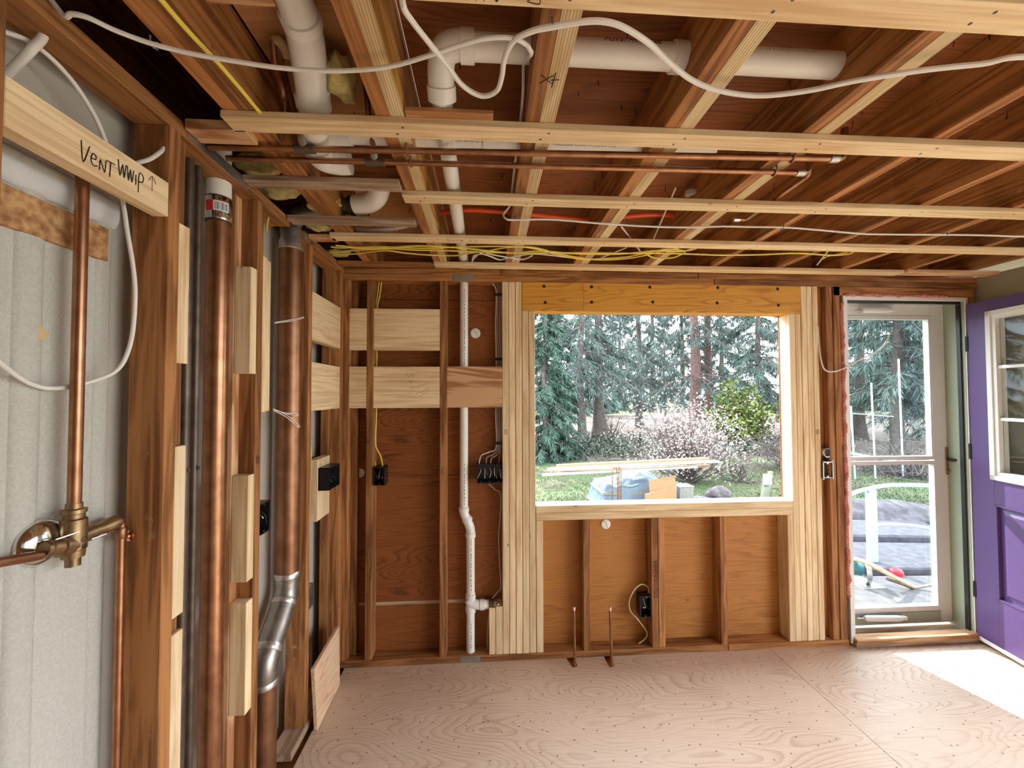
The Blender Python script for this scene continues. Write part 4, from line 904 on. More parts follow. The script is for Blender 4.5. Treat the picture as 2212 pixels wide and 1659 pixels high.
cable('yellow_cable', BYC([(820,603),(815,640),(813,668),(812,760),(811,890),(808,940),(808,985),(812,1008)], D+.055), .0040, M['wire_y'], 'yellow cable in the back wall running straight into the small black box', grp='yellow cables to the small black box')
cable('yellow_cable', BYC([(825,603),(820,640),(815,668),(814,760),(813,890),(811,940),(812,965),(822,985),(827,1008)], D+.05), .0040, M['wire_y'], 'yellow cable in the back wall bowing out above the small black box', grp='yellow cables to the small black box')
for i in range(4):
    x_ = 1070+i*4.2
    top = [(1056,603),(1066,615),(1072,632)] if i == 0 else [(x_+2,606),(x_+1,632)]
    bot = [[(1072,965),(1058,976),(1040,984),(1034,1004)],[(1075,965),(1065,982),(1052,988),(1050,1004)],[(1078,965),(1074,982),(1062,990),(1060,1004)],[(1081,965),(1080,985),(1076,1004)]][i]
    cable('grey_cable', BYC(top+[(x_+1,700),(x_+2,780),(x_+2,860),(x_+1,900)]+bot, D+.05+.004*(i%2)), .0036, M['wire_g' if i else 'wire_w'], ['white cable leading the bundle into the wide black box','second grey cable of the bundle into the wide black box','third grey cable of the bundle into the wide black box','grey cable of the bundle lying against the new studs'][i], grp='cables beside the new studs')
for k_, (px, py) in enumerate(((1077,637),(1077,776),(1077,957))):
    p = ony(D+.05, px, py); t_ = empty('cable_stacker', p, 'black cable clip holding the grey cables '+('under the top plate','above the fir block','above the wide black box')[k_], 'cable clip')
    box('clip_body', p.x-.022, p.x+.026, D+.038, D+.066, p.z-.008, p.z+.008, M['black'], t_, b=.002)
    for j in (-1,0,1): box('clip_tooth', p.x+j*.012-.003, p.x+j*.012+.003, D+.033, D+.038, p.z-.006, p.z+.006, M['black'], t_, b=.001)
cable('grey_cable', BYC([(1056,1046),(1070,1058),(1081,1066),(1081,1110),(1077,1160),(1080,1230),(1082,1268),(1074,1280),(1062,1294)], D+.05), .0030, M['wire_g'], 'grey cable hanging from the wide black box to the vent pipe tee')
cable('grey_cable', BYC([(1057,1320),(1054,1350),(1053,1380),(1053,1412)], D+.06), .0032, M['wire_g'], 'grey cable dropping beside the two short studs')
cable('cream_cable', BYC([(1397,1292),(1401,1278),(1399,1268),(1388,1262),(1376,1268),(1365,1283),(1359,1302),(1362,1320),(1375,1335),(1387,1350),(1398,1368),(1393,1380),(1380,1390)], D+.045), .0036, M['wire_c'], 'cream cable curling out of the dishwasher box')
cable('door_cable', [ony(D+.02,1766,705), ony(D+.005,1769,740), ony(D-.01,1772,770), ony(D-.02,1779,795), ony(D-.03,1792,803), ony(D-.035,1812,800), ony(D-.04,1836,789), ony(D-.045,1862,775), ony(D-.05,1888,763), ony(D-.05,1908,748), ony(D-.05,1916,735), ony(D-.05,1921,723)], .0042, M['wire_w'], 'white cable tail arching out in front of the storm door')

# ================================================================== ELECTRICAL BOXES
def box_open(name, c, ax, w, h, d, mat, lab, gangs=1, screws=True, cat='junction box'):
    """open-fronted box. c = centre of the front opening, ax = outward direction ('-y' or '+x')"""
    t_ = empty(name, V(c)-V((0,0,h/2)), lab, cat); c = V(c)
    if ax == '-y': U, Nn = V((1,0,0)), V((0,-1,0))
    else: U, Nn = V((0,1,0)), V((1,0,0))
    Zv = V((0,0,1)); th = .004; bm = bmesh.new()
    def sl(u0,u1,n0,n1,z0,z1):
        bm_hull8(bm, [c+U*a+Nn*b_+Zv*z for z in (z0,z1) for a,b_ in ((u0,n0),(u1,n0),(u1,n1),(u0,n1))])
    sl(-w/2,w/2,-d,-d+th,-h/2,h/2); sl(-w/2,-w/2+th,-d,0,-h/2,h/2); sl(w/2-th,w/2,-d,0,-h/2,h/2); sl(-w/2,w/2,-d,0,h/2-th,h/2); sl(-w/2,w/2,-d,0,-h/2,-h/2+th)
    for g in range(1,gangs): sl(-w/2+w*g/gangs-.001,-w/2+w*g/gangs+.001,-.02,-.001,-h/2,-h/2+.012)
    bmesh.ops.recalc_face_normals(bm, faces=bm.faces); put('box_body', bm, mat, t_)
    for g in range(gangs):
        u_ = -w/2+w*(g+.5)/gangs
        for s_ in (-1,1):
            bm = bmesh.new(); q = c+U*u_+Zv*(s_*(h/2-.007)); bm_hull8(bm, [q+U*a+Nn*b_+Zv*z for z in (-.006,.006) for a,b_ in ((-.006,-.02),(.006,-.02),(.006,-.001),(-.006,-.001))])
            bmesh.ops.recalc_face_normals(bm, faces=bm.faces); put('screw_lug', bm, mat, t_)
    return t_
def tails(t_, c, ax, n, mats, spread, seed):
    rn = random.Random(seed); c = V(c); U, Nn = (V((1,0,0)), V((0,-1,0))) if ax == '-y' else (V((0,1,0)), V((1,0,0)))
    for i in range(n):
        u0 = (i-(n-1)/2)*spread/max(1,n-1)
        P_ = [c+U*u0-Nn*.04+V((0,0,.03)), c+U*(u0+rn.uniform(-.01,.01))-Nn*.012+V((0,0,rn.uniform(-.01,.02))), c+U*(u0+rn.uniform(-.015,.015))-Nn*.004+V((0,0,rn.uniform(-.03,0)))]
        tube('wire_tail', P_, .0014, M[mats[i%len(mats)]], t_, 5, 4)
p0, p1 = ony(D-.008,803,1010), ony(D-.008,829,1048)
c = V(((-.650+p1.x)/2+.006, D-.008, (p0.z+p1.z)/2)); t_ = box_open('switch_box', c, '-y', .062, .105, .075, M['black'], 'small black plastic box on the second back wall stud fed by yellow cables'); tails(t_, c, '-y', 4, ('black','wire_w','black','copper_bright'), .03, 1)
p0, p1 = ony(D-.006,1030,1003), ony(D-.006,1085,1045)
c = V(((p0.x+.0955)/2, D-.006, (p0.z+p1.z)/2)); t_ = box_open('switch_box', c, '-y', .0955-p0.x, .108, .078, M['black'], 'wide black three gang box beside the new studs full of white wire tails', 3); tails(t_, c, '-y', 9, ('wire_w','black','wire_w','copper_bright'), .12, 2)
p0, p1 = ony(D+.004,1383,1287), ony(D+.004,1410,1335)
c = V(((p0.x+.983)/2, D+.004, (p0.z+p1.z)/2)); t_ = box_open('switch_box', c, '-y', .983-p0.x, .125, .06, M['black'], 'black box low on the stud marked for the dishwasher'); tails(t_, c, '-y', 3, ('black','wire_w','black'), .03, 3)
# corner bay box on its light block, and black box between the stacks
p0, p1 = onx(XL+.02,683,1014), onx(XL+.02,730,1058)
c = V((XL+.018, 2.215, (p0.z+p1.z)/2)); t_ = box_open('switch_box', c, '+x', .150, .115, .054, M['black'], 'wide black box fixed over the pale drilled block in the corner bay', 2); tails(t_, c, '+x', 3, ('black','black','black'), .05, 4)
c = onx(XL-.004, 574, 1117); c = V((XL-.004, 1.5765, c.z)); t_ = box_open('switch_box', c, '+x', .074, .115, .065, M['black'], 'upright black box on the second left stud between the two copper stacks'); tails(t_, c, '+x', 3, ('chrome','black','black'), .02, 5)
c = onx(XL-.01, 677, 1284); c = V((XL-.012, 2.003, c.z)); box_open('metal_box', c, '+x', .078, .105, .045, M['steel'], 'grey steel outlet box low in the corner bay')
for i_ in range(2):
    pass
# metal box and round light by the door studs
p = ony(D-.004, 1788, 1015); c = V((2.103, D-.010, p.z)); t_ = box_open('metal_box', c, '-y', .062, .098, .05, M['steel'], 'galvanised steel box between the new studs and the door studs')
bm = bmesh.new(); bm_box(bm, c.x-.034,c.x-.028,D-.012,D-.0105,c.z-.06,c.z+.055); bm_box(bm, c.x+.028,c.x+.034,D-.012,D-.0105,c.z-.055,c.z+.06); bm_box(bm, c.x-.034,c.x+.034,D-.012,D-.0105,c.z+.046,c.z+.052); put('box_flange', bm, M['steel'], t_)
p = ony(D, 1783, 978); lt = empty('chrome_knock_out', (2.100,D+.0,p.z), 'round chrome rimmed black fitting above the galvanised box', 'fitting')
lathe('rim', (2.100,D+.03,p.z), (.25,-1,0), [(0,.026),(.02,.030),(.034,.030),(.034,.024)], M['chrome'], lt, 24); lathe('core', (2.098,D+.03,p.z), (.25,-1,0), [(0,.024),(.036,.024),(.038,.01)], M['black'], lt, 20)
cyl('stem', (2.100,D+.03,p.z), (2.100,DS,p.z), .014, M['steel'], lt, 12)
# round white plugs in the sheathing
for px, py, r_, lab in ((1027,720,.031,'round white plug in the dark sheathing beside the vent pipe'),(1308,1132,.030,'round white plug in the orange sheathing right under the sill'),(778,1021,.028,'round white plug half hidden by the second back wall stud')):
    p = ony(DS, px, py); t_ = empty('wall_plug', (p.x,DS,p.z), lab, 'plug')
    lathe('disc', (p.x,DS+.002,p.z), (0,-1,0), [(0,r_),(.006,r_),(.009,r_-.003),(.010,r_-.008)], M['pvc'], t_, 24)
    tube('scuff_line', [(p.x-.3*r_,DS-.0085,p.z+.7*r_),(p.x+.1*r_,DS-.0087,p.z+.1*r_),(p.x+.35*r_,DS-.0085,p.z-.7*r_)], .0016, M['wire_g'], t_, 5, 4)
# leaning plywood offcut on the floor
A_, B_, C_, D_ = onz(.003,678,1579), onz(.003,728,1478), onx(-.80,717,1372), onx(-.80,661,1468)
A_, B_ = V((A_.x,A_.y,.002)), V((B_.x,B_.y,.002))
C_ = V((-.808, B_.y+.015, C_.z)); D_ = V((-.808, A_.y, D_.z))
nn = (B_-A_).cross(D_-A_).normalized()
if nn.x < 0: nn = -nn
oc = hull('plywood_offcut', [A_,B_,C_,D_]+[q+nn*.016 for q in (A_,B_,C_,D_)], M['offcut'], None, b=.001)
tag(oc, 'plywood offcut leaning on the left wall studs at floor level', 'plywood')

# ================================================================== OUTSIDE
G = -.30
M['bark'] = plain('bark', (.11,.09,.08), .9, noise=.5, scale=12, bump=1)
M['bark_red'] = plain('bark_red', (.20,.115,.10), .9, noise=.45, scale=12, bump=1)
M['needle'] = plain('spruce_needles', (.085,.135,.115), .7, noise=.5, scale=.9)
M['needle_far'] = plain('far_needles', (.085,.135,.115), .7, noise=.5, scale=.4)
M['needle_green'] = plain('cedar_needles', (.05,.115,.08), .7, noise=.5, scale=1.2)
M['leaf_lime'] = plain('lime_leaves', (.12,.165,.018), .6, noise=.5, scale=1.5)
M['ivy'] = plain('ivy', (.06,.08,.055), .6, noise=.5, scale=2)
M['twig'] = plain('bare_twig', (.10,.082,.075), .8)
M['blossom'] = plain('blossom', (.50,.44,.425), .7, noise=.3, scale=3, col2=(.36,.28,.27))
M['lawn'] = plain('lawn', (.048,.085,.026), .9, noise=.5, scale=1.1, col2=(.075,.066,.036), bump=.6)
M['grass'] = plain('grass_blade', (.055,.10,.028), .7, noise=.4, scale=.7)
M['litter'] = plain('leaf_litter', (.085,.064,.05), .9, noise=.5, scale=3, col2=(.045,.034,.028), bump=.8)
M['field'] = plain('far_field', (.25,.26,.11), .9, noise=.2, scale=.1)
M['slate'] = plain('slate', (.085,.083,.10), .85, noise=.4, scale=14, col2=(.048,.046,.058), bump=1)
M['slate_l'] = plain('pale_slate', (.115,.11,.115), .85, noise=.35, scale=14, col2=(.068,.066,.07), bump=.8)
M['rock'] = plain('boulder', (.12,.105,.115), .9, noise=.45, scale=9, col2=(.055,.048,.055), bump=1)
M['tarp'] = plain('tarp', (.11,.17,.235), .42, noise=.2, scale=2)
M['rail_w'] = plain('powder_coat', (.42,.50,.55), .4)
M['teal'] = plain('teal_plastic', (.02,.14,.16), .35)
M['post_g'] = plain('weathered_post', (.23,.25,.19), .85, noise=.3, scale=8)
M['red_ply'] = ply('scrap_ply', (.48,.22,.12), (.32,.12,.06), 0, 9, 1.2, 7, strength=.6)
ground = empty('ground', (4, 12, G), kind='structure')
def gplane(name, x0,x1,y0,y1,z,mat, nx=1, ny=1, amp=0.0):
    bm = bmesh.new(); g = [[bm.verts.new((x0+(x1-x0)*i/nx, y0+(y1-y0)*j/ny, z+amp*mnoise.noise(V((i*.7,j*.7,1.3))))) for j in range(ny+1)] for i in range(nx+1)]
    for i in range(nx):
        for j in range(ny): bm.faces.new((g[i][j],g[i+1][j],g[i+1][j+1],g[i][j+1]))
    return put(name, bm, mat, ground, smooth='all')
gplane('lawn', -20, 40, -22, 11.2, G, M['lawn'], 60, 30, .03)
gplane('woodland_floor', -40, 70, 11.1, 34, G+.01, M['litter'], 60, 24, .06)
gplane('far_field', -90, 160, 33.8, 120, G+.05, M['field'])
# grass
bm = bmesh.new(); rn = random.Random(11)
for i in range(34000):
    y = 4.6+6.6*rn.random(); x = y*rn.uniform(.08,1.3)
    if 2.0 < x and y < 6.0: continue
    h = rn.uniform(.02,.045); a = rn.uniform(0,6.28); d = V((math.cos(a),math.sin(a),0))*.008
    z = G-.004; b0 = V((x,y,z)); tip = b0+V((rn.uniform(-.02,.02),rn.uniform(-.02,.02),h))
    bm.faces.new([bm.verts.new(q) for q in (b0-d,b0+d,tip)])
tag(put('grass', bm, M['grass'], ground, center=False), 'short lawn grass', kind='stuff')
# ---- trees
def bm_blade(bm, p, d, l, w_, rn):
    s = d.cross(V((rn.uniform(-1,1),rn.uniform(-1,1),rn.uniform(-1,1))))
    if s.length < 1e-4: return
    s.normalize(); s *= w_
    bm.faces.new([bm.verts.new(q) for q in (p-s*.4, p+s*.4, p+d*l*.6+s*.7, p+d*l, p+d*l*.5-s*.7)])
def conifer(name, base, tr, h, z0, rad, seed, lab, mats=('bark','needle'), nb=70, nt=60, grp='tall conifers beyond the lawn', bl=.26, flare=1.5, lean=0.0, bw=.014):
    rn = random.Random(seed); base = V(base); base.z = G
    t_ = empty(name, base, lab, 'tree', grp)
    P = [base+V((lean*z_+.04*math.sin(z_*1.3+seed), .03*math.sin(z_), z_-.1)) for z_ in [h*i/14 for i in range(15)]]
    R = [tr*(flare if i == 0 else (1+.25*(flare-1) if i == 1 else 1))*(1-.75*i/14) for i in range(15)]
    bm = bmesh.new(); bm_tube(bm, P, R, 12); put('trunk', bm, M[mats[0]], t_, smooth=True)
    bmb = bmesh.new(); bml = bmesh.new()
    for b in range(nb):
        f = rn.random()**1.35; z_ = z0+(h-z0)*f*.97; az = rn.uniform(0,6.283)
        L = rad*(1-f*.75)*rn.uniform(.55,1.1); o = base+V((lean*z_,0,z_))
        d = V((math.cos(az),math.sin(az),0)); rise = rn.uniform(-.12,.18)
        C = []
        for i in range(6):
            t = i/5; C.append(o+d*(L*t)+V((0,0,L*(rise*t-.45*t*t))))
        bm_tube(bmb, C, .028*(1-f*.5), 4, r2=.005)
        for k in range(nt):
            t = .12+.88*rn.random()**.75; i = min(4,int(t*5)); q = C[i]+(C[i+1]-C[i])*(t*5-i)
            s = d.cross(V((0,0,1)))*rn.uniform(-1,1)
            q = q+s*(.30*L*t*(1.1-t)*rn.random()*1.3)
            dirv = (d*rn.uniform(.0,.7)+s*rn.uniform(.2,.9)+V((0,0,-rn.uniform(.25,1.1)))).normalized()
            bm_blade(bml, q, dirv, bl*rn.uniform(.6,1.4), bw*rn.uniform(.6,1.5), rn)
            bm_blade(bml, q, (dirv+V((rn.uniform(-.5,.5),rn.uniform(-.5,.5),rn.uniform(-.2,.3)))).normalized(), bl*rn.uniform(.4,.9), bw*rn.uniform(.6,1.3), rn)
    put('branches', bmb, M[mats[0]], t_)['kind'] = 'stuff'; fo = put('foliage', bml, M[mats[1]], t_); fo['kind'] = 'stuff'
    return t_
def gp(px, py): return onz(G, px, py)
def at(px, Y): p = ony(Y, px, 848); return V((p.x, Y, G))
conifer('spruce_tree', gp(1256,962), .155, 9.3, 2.3, 2.4, 1, 'straight conifer trunk with smooth dark bark standing at the lawn edge', nb=80, nt=80)
conifer('spruce_tree', gp(1296,948), .26, 9.8, 2.8, 2.3, 2, 'thick old conifer with a flared rooty base and peeling bark', nb=80, nt=80, flare=1.9, lean=-.012)
conifer('spruce_tree', gp(1382,926), .20, 10, 2.2, 3.0, 3, 'grey trunked conifer standing alone behind the white shrub', nb=100, nt=90)
conifer('spruce_tree', at(1502,17.5), .27, 11, 2.6, 3.0, 4, 'reddish trunked conifer, the thicker of the close pair behind the blossoming shrub', ('bark_red','needle'), nb=80, nt=80)
conifer('spruce_tree', at(1531,18.3), .21, 11, 2.8, 2.6, 5, 'reddish trunked conifer, the thinner of the close pair behind the blossoming shrub', ('bark_red','needle'), nb=70, nt=70)
conifer('spruce_tree', at(1640,15), .13, 9, 1.3, 2.6, 6, 'drooping conifer by the window jamb hanging over the lime shrub', nb=110, nt=90)
conifer('young_spruce', gp(1437,917), .07, 7, 2.0, 1.6, 7, 'slim young conifer between the grey trunk and the reddish pair', nb=60, nt=50)
conifer('young_spruce', gp(1214,957), .06, 5, 1.3, 1.2, 8, 'slim young conifer beside the green cedar', nb=60, nt=50, mats=('bark','needle_green'))
conifer('spruce_tree', at(1940,10.2), .17, 8.2, 1.9, 2.2, 9, 'broad conifer trunk straight behind the storm door glass', nb=120, nt=90)
conifer('spruce_tree', at(1856,15), .22, 9.5, 1.5, 2.8, 10, 'dark conifer behind the slim pale reflection streaks near the door', nb=110, nt=90)
conifer('spruce_tree', at(2010,16), .16, 9.5, .9, 2.8, 12, 'feathery conifer behind the right side of the storm door', nb=120, nt=90)
conifer('spruce_tree', at(2120,13), .18, 8.5, .9, 2.6, 19, 'bushy conifer partly hidden by the purple door', nb=90, nt=70)
conifer('spruce_tree', at(1090,16.5), .2, 9, 1.6, 3.0, 13, 'broad drooping conifer half hidden by the new studs', nb=110, nt=90)
conifer('cedar_tree', at(1178,11.5), .10, 5.6, .15, 1.25, 14, 'dense teal green cedar at the lawn edge', ('bark','needle_green'), nb=170, nt=90, bl=.17, bw=.02)
for i, (px, Y) in enumerate(((1120,40),(1200,44),(1270,38),(1340,46),(1410,40),(1475,47),(1560,41),(1640,45),(1730,40),(1820,46),(1900,40),(1980,44),(2060,38),(2150,44),(2260,40),(1000,42))):
    conifer('far_spruce', at(px,Y), .3, 13+3*((i*7)%3), .6, 4.2, 30+i, 'small looking conifer in the tree line across the far field', ('bark','needle_far'), nb=70, nt=45, grp='far tree line', bl=.8, bw=.07)
def copy_tree(o, loc, rz, lab):
    c = o.copy(); COL.objects.link(c); c.location = loc; c.rotation_euler.z = rz; c['label'] = lab; WL[c.name] = V(loc)
    for ch in o.children:
        k = ch.copy(); COL.objects.link(k); k.parent = c
    return c
T0 = [o for o in COL.objects if o.name.startswith('spruce_tree')]
for i, (x, y) in enumerate(((-9.5,14.5),(-6.2,16.0),(-3.4,13.8),(-.6,17.0),(-12.5,17.0))):
    copy_tree(T0[(i*2+2)%len(T0)], V((x,y,G)), 1.1*i+.5, 'conifer of the wood beyond the blank part of the back wall')
# lime shrub and flowering shrub
def shrub(name, base, rx, rz, zc, seed, lab, mat, nl, leaf, stems=16, cat='shrub', pts5=False, trunk=.05):
    rn = random.Random(seed); base = V(base); base.z = G; t_ = empty(name, base, lab, cat)
    bmb = bmesh.new(); bml = bmesh.new(); tips=[]
    for s in range(stems):
        a = rn.uniform(0,6.283); e = rn.uniform(.15,1.0); top = base+V((math.cos(a)*rx*e, math.sin(a)*rx*e, zc+rz*(1-e*e*.75)*rn.uniform(.5,1.0)))
        mid = base+(top-base)*.45+V((rn.uniform(-.1,.1),rn.uniform(-.1,.1),-.05)); C = catmull([base+V((rn.uniform(-.05,.05),rn.uniform(-.05,.05),-.02)), mid, top], 5)
        bm_tube(bmb, C, trunk*.5, 5, r2=.006); tips.append(C)
        for k in range(7):
            q = C[rn.randrange(4,len(C))]; e2 = q+V((rn.uniform(-1,1),rn.uniform(-1,1),rn.uniform(-.2,1)))*.32*rx
            bm_tube(bmb, [q,(q+e2)/2+V((0,0,.03)),e2], .008, 4, r2=.003); tips.append([q,(q+e2)/2,e2])
    for i in range(nl):
        C = tips[rn.randrange(len(tips))]; q = C[-1-int(rn.random()**2*(len(C)-1)*.8)]+V((rn.gauss(0,.09),rn.gauss(0,.09),rn.gauss(0,.08)))*rx
        d = V((rn.uniform(-1,1),rn.uniform(-1,1),rn.uniform(-.3,1))).normalized(); bm_blade(bml, q, d, leaf*rn.uniform(.6,1.3), leaf*.35, rn)
        if pts5: bm_blade(bml, q, (d+V((rn.uniform(-1,1),rn.uniform(-1,1),.2))).normalized(), leaf*.8, leaf*.4, rn)
    put('branches', bmb, M['twig'], t_)['kind'] = 'stuff'
    if nl: fo = put('blossom' if pts5 else 'foliage', bml, M[mat], t_); fo['kind'] = 'stuff'
    return t_
shrub('flowering_shrub', gp(1490,1042), 1.42, 1.15, .45, 41, 'wide shrub covered in pale pink white blossom behind the lumber', 'blossom', 5200, .045, 52, pts5=True, trunk=.05)
shrub('lime_shrub', at(1600,13.5), 1.15, 2.0, .1, 42, 'tall lime green leafy shrub under the drooping conifer', 'leaf_lime', 5200, .13, 30)
shrub('bare_bush', gp(1600,1042), .75, .45, .05, 43, 'low bare twiggy bush between the blossom and the post', 'twig', 0, .05, 18, trunk=.02)
shrub('bare_bush', at(1690,9.5), 1.4, 1.0, .05, 44, 'tangled bare bush behind the window jamb', 'twig', 900, .05, 50, trunk=.022)
shrub('bare_bush', at(1960,8.6), 1.8, .45, -.02, 45, 'low pile of bare brush beyond the reflection streaks', 'twig', 600, .06, 60, trunk=.03)
shrub('bare_bush', gp(1318,946), .9, 1.3, .2, 46, 'bare sapling clump beside the thick old conifer', 'twig', 300, .05, 12, trunk=.05)
bm = bmesh.new(); rn = random.Random(5)
for i in range(9000):
    x = rn.uniform(1.5,11); y = rn.uniform(11.3,15.5); z = G+.02+rn.random()**2*.35
    bm_blade(bm, V((x,y,z)), V((rn.uniform(-1,1),rn.uniform(-1,1),rn.uniform(0,1))).normalized(), rn.uniform(.07,.14), .035, rn)
tag(put('ground_cover', bm, M['ivy'], ground, center=False), kind='stuff')
# ---- tarp-covered table
YT = 6.4
a, b_ = ony(YT,1280,1050), ony(YT,1437,1050); xt0, xt1 = a.x, b_.x; zt_ = ony(YT,1350,1016).z
tt = empty('covered_table', ((xt0+xt1)/2, YT, G), 'low table heaped with things under a crumpled blue grey tarp', 'table')
bm = bmesh.new(); NU, NV = 60, 40; g = []
for i in range(NU+1):
    row = []
    for j in range(NV+1):
        u_, v_ = i/NU*2-1, j/NV*2-1; x = (xt0+xt1)/2+u_*(xt1-xt0)/2*(1+.02*math.sin(v_*9)); y = YT+v_*.42
        e = max(abs(u_)**3, abs(v_)**3); hill = .20*math.exp(-((u_-.35)/.45)**2-(v_/.7)**2)+.10*math.exp(-((u_+.35)/.5)**2-(v_/.7)**2)
        z = zt_-.22+hill*1.1; z -= (.36+.10*math.sin(u_*5))*max(0,(max(abs(u_),abs(v_))-.80)/.20)**1.1
        z += .045*mnoise.noise(V((u_*5,v_*5,.3)))+.03*abs(mnoise.noise(V((u_*11+3,v_*9,2.3))))
        row.append(bm.verts.new((x,y,max(z,G+.10))))
    g.append(row)
for i in range(NU):
    for j in range(NV): bm.faces.new((g[i][j],g[i+1][j],g[i+1][j+1],g[i][j+1]))
put('tarp', bm, M['tarp'], tt, smooth='all')
for x in (xt0+.12,xt1-.15,(xt0+xt1)/2+.1):
    for y in (YT-.33,YT+.33): cyl('leg', (x,y,G), (x,y,zt_-.27), .022, M['rail_w'] if x < xt0+.2 else M['post_g'], tt, 10)
box('table_top', xt0+.06,xt1-.06,YT-.37,YT+.37,zt_-.30,zt_-.26, M['post_g'], tt)
# ---- lumber lying across it
def board(p0, p1, Y, hgt, dep, mat, lab):
    a, b_ = ony(Y,*p0), ony(Y,*p1)
    o = hull('lumber_board', [V((q.x,Y+k,q.z+dz)) for dz in (0,hgt) for q,k in ((a,0),(b_,0),(b_,dep),(a,dep))], mat, None, b=.002)
    return tag(o, lab, 'lumber', 'boards lying over the tarp')
M['board_w'] = plain('weathered_white', (.42,.40,.38), .7, noise=.25, scale=9)
board((1172,1029),(1508,1011),YT-.52,.024,.10,M['board_w'],'lowest whitish board lying over the tarp')
board((1210,1022),(1535,1009),YT-.40,.030,.09,M['grey_x'],'brown board in the middle of the lumber over the tarp')
board((1184,1017),(1554,1000),YT-.50,.030,.11,M['board_w'],'longest whitish board of the lumber over the tarp')
board((1204,1011),(1533,995),YT-.30,.042,.10,M['red_ply'],'reddish nailed board on top of the lumber over the tarp')
for dx, lab in ((0,'copper wire hoop standing in front of the tarp'),(14,'second copper wire hoop standing in front of the tarp, nearer the plywood scraps')):
    P_ = [ony(YT-.62,1323+dx,1085),ony(YT-.62,1323+dx,1020),ony(YT-.62,1328+dx*.6,1012),ony(YT-.62,1333+dx*.6,1020),ony(YT-.60,1334+dx*.4,1085)]
    P_ = [V((q.x,q.y,q.z)) for q in P_]; P_[0].z = G; P_[-1].z = G
    tag(tube('wire_hoop', P_, .007, M['copper'], None, 6, 5), lab, 'wire', 'copper wire hoops')
sc1 = [ony(YT-.5,*q) for q in ((1402,1038),(1457,1028),(1462,1050),(1408,1066))]
sc2 = [ony(YT-.6,*q) for q in ((1394,1068),(1441,1056),(1456,1086))]
sc2 = sc2+[V((sc2[2].x+.02,YT-.6,G)), V((sc2[0].x,YT-.6,G))]
sc1 = sc1[:3]+[V((sc1[2].x-.02,YT-.5,G)), V((sc1[0].x+.04,YT-.5,G))] + [sc1[3]]
sc1 = [sc1[0],sc1[1],sc1[2],sc1[3],sc1[4]]
tag(prism('plywood_scrap', sc1, (0,.018,0), M['red_ply']), 'upper orange plywood scrap propped beside the tarp', 'plywood')
tag(prism('plywood_scrap', sc2, (0,.018,0), M['red_ply']), 'lower orange plywood scrap propped beside the tarp', 'plywood')
p = ony(YT-.1,1476,1060); q = ony(YT-.1,1491,1047); wv_ = q.x-p.x
cn = empty('metal_can', (p.x,YT-.1,G), 'square pale metal can beside the plywood scraps', 'can')
box('body', p.x-wv_, p.x+wv_, YT-.1-wv_, YT-.1+wv_, G, q.z-.015, M['steel'], cn, b=.008); box('lid', p.x-wv_*1.06, p.x+wv_*1.06, YT-.1-wv_*1.06, YT-.1+wv_*1.06, q.z-.015, q.z, M['rail_w'], cn, b=.004)
tube('wire_handle', [(p.x-wv_*.5,YT-.1,q.z),(p.x-wv_*.45,YT-.1,q.z+.03),(p.x-wv_*.3,YT-.1,q.z+.03),(p.x-wv_*.25,YT-.1,q.z)], .006, M['steel'], cn, 6, 4)
def rock(name, c, sx, sy, sz, seed, mat, lab, cat='rock', parent=None):
    bm = bmesh.new(); bmesh.ops.create_icosphere(bm, subdivisions=4, radius=1)
    for v in bm.verts:
        k = 1+.28*mnoise.noise(v.co*1.3+V((seed,2,0)))+.10*mnoise.noise(v.co*4+V((0,seed,0))); n_ = v.co*k
        v.co = V((n_.x*sx, n_.y*sy, max(n_.z,-.45)*sz))+V(c)
    o = put(name, bm, M[mat], parent, smooth=True); return tag(o, lab, cat) if lab else o
p = gp(1553,1079); rock('garden_rock', (p.x,p.y,G+.06), .20,.16,.17, 3, 'rock', 'pale mottled rock beside the metal can')
p = gp(1512,1082); tag(box('slate_slab', p.x-.2,p.x+.22,p.y-.12,p.y+.15,G,G+.05,M['slate'],None,b=.01), 'blue grey slate slab on the ground by the mottled rock', 'stone')
p = gp(1652,1078)
bx_ = empty('post_box', p, 'leaning greenish post carrying a pale blue weatherproof box', 'outlet post')
hull('post', [V((p.x+a_+k*z_, p.y+b__, G-.03+z_)) for z_,k in ((0,0),(.46,.12)) for a_,b__ in ((-.06,-.04),(.02,-.04),(.02,.04),(-.06,.04))], M['post_g'], bx_)
hull('post', [V((p.x+.07+a_+k*z_, p.y+.05+b__, G-.03+z_)) for z_,k in ((0,0),(.50,.16)) for a_,b__ in ((-.03,-.03),(.03,-.03),(.03,.03),(-.03,.03))], M['post_g'], bx_)
b1 = box('outlet_cover', p.x-.055,p.x+.075,p.y-.10,p.y-.035,G+.26,G+.44,M['rail_w'],bx_,b=.012); box('cover_flap', p.x-.035,p.x+.055,p.y-.115,p.y-.10,G+.29,G+.38,M['rail_w'],b1,b=.006)
# ---- patio, boulder, railing, tools behind the storm door
PZ = -.19
patio = empty('patio', (3.3,4,PZ), kind='structure')
def slab(L, z, th, mat, nm='paving_slab'): return prism(nm, [onz(z,*q) for q in L], (0,0,-th), M[mat], patio, b=.012)
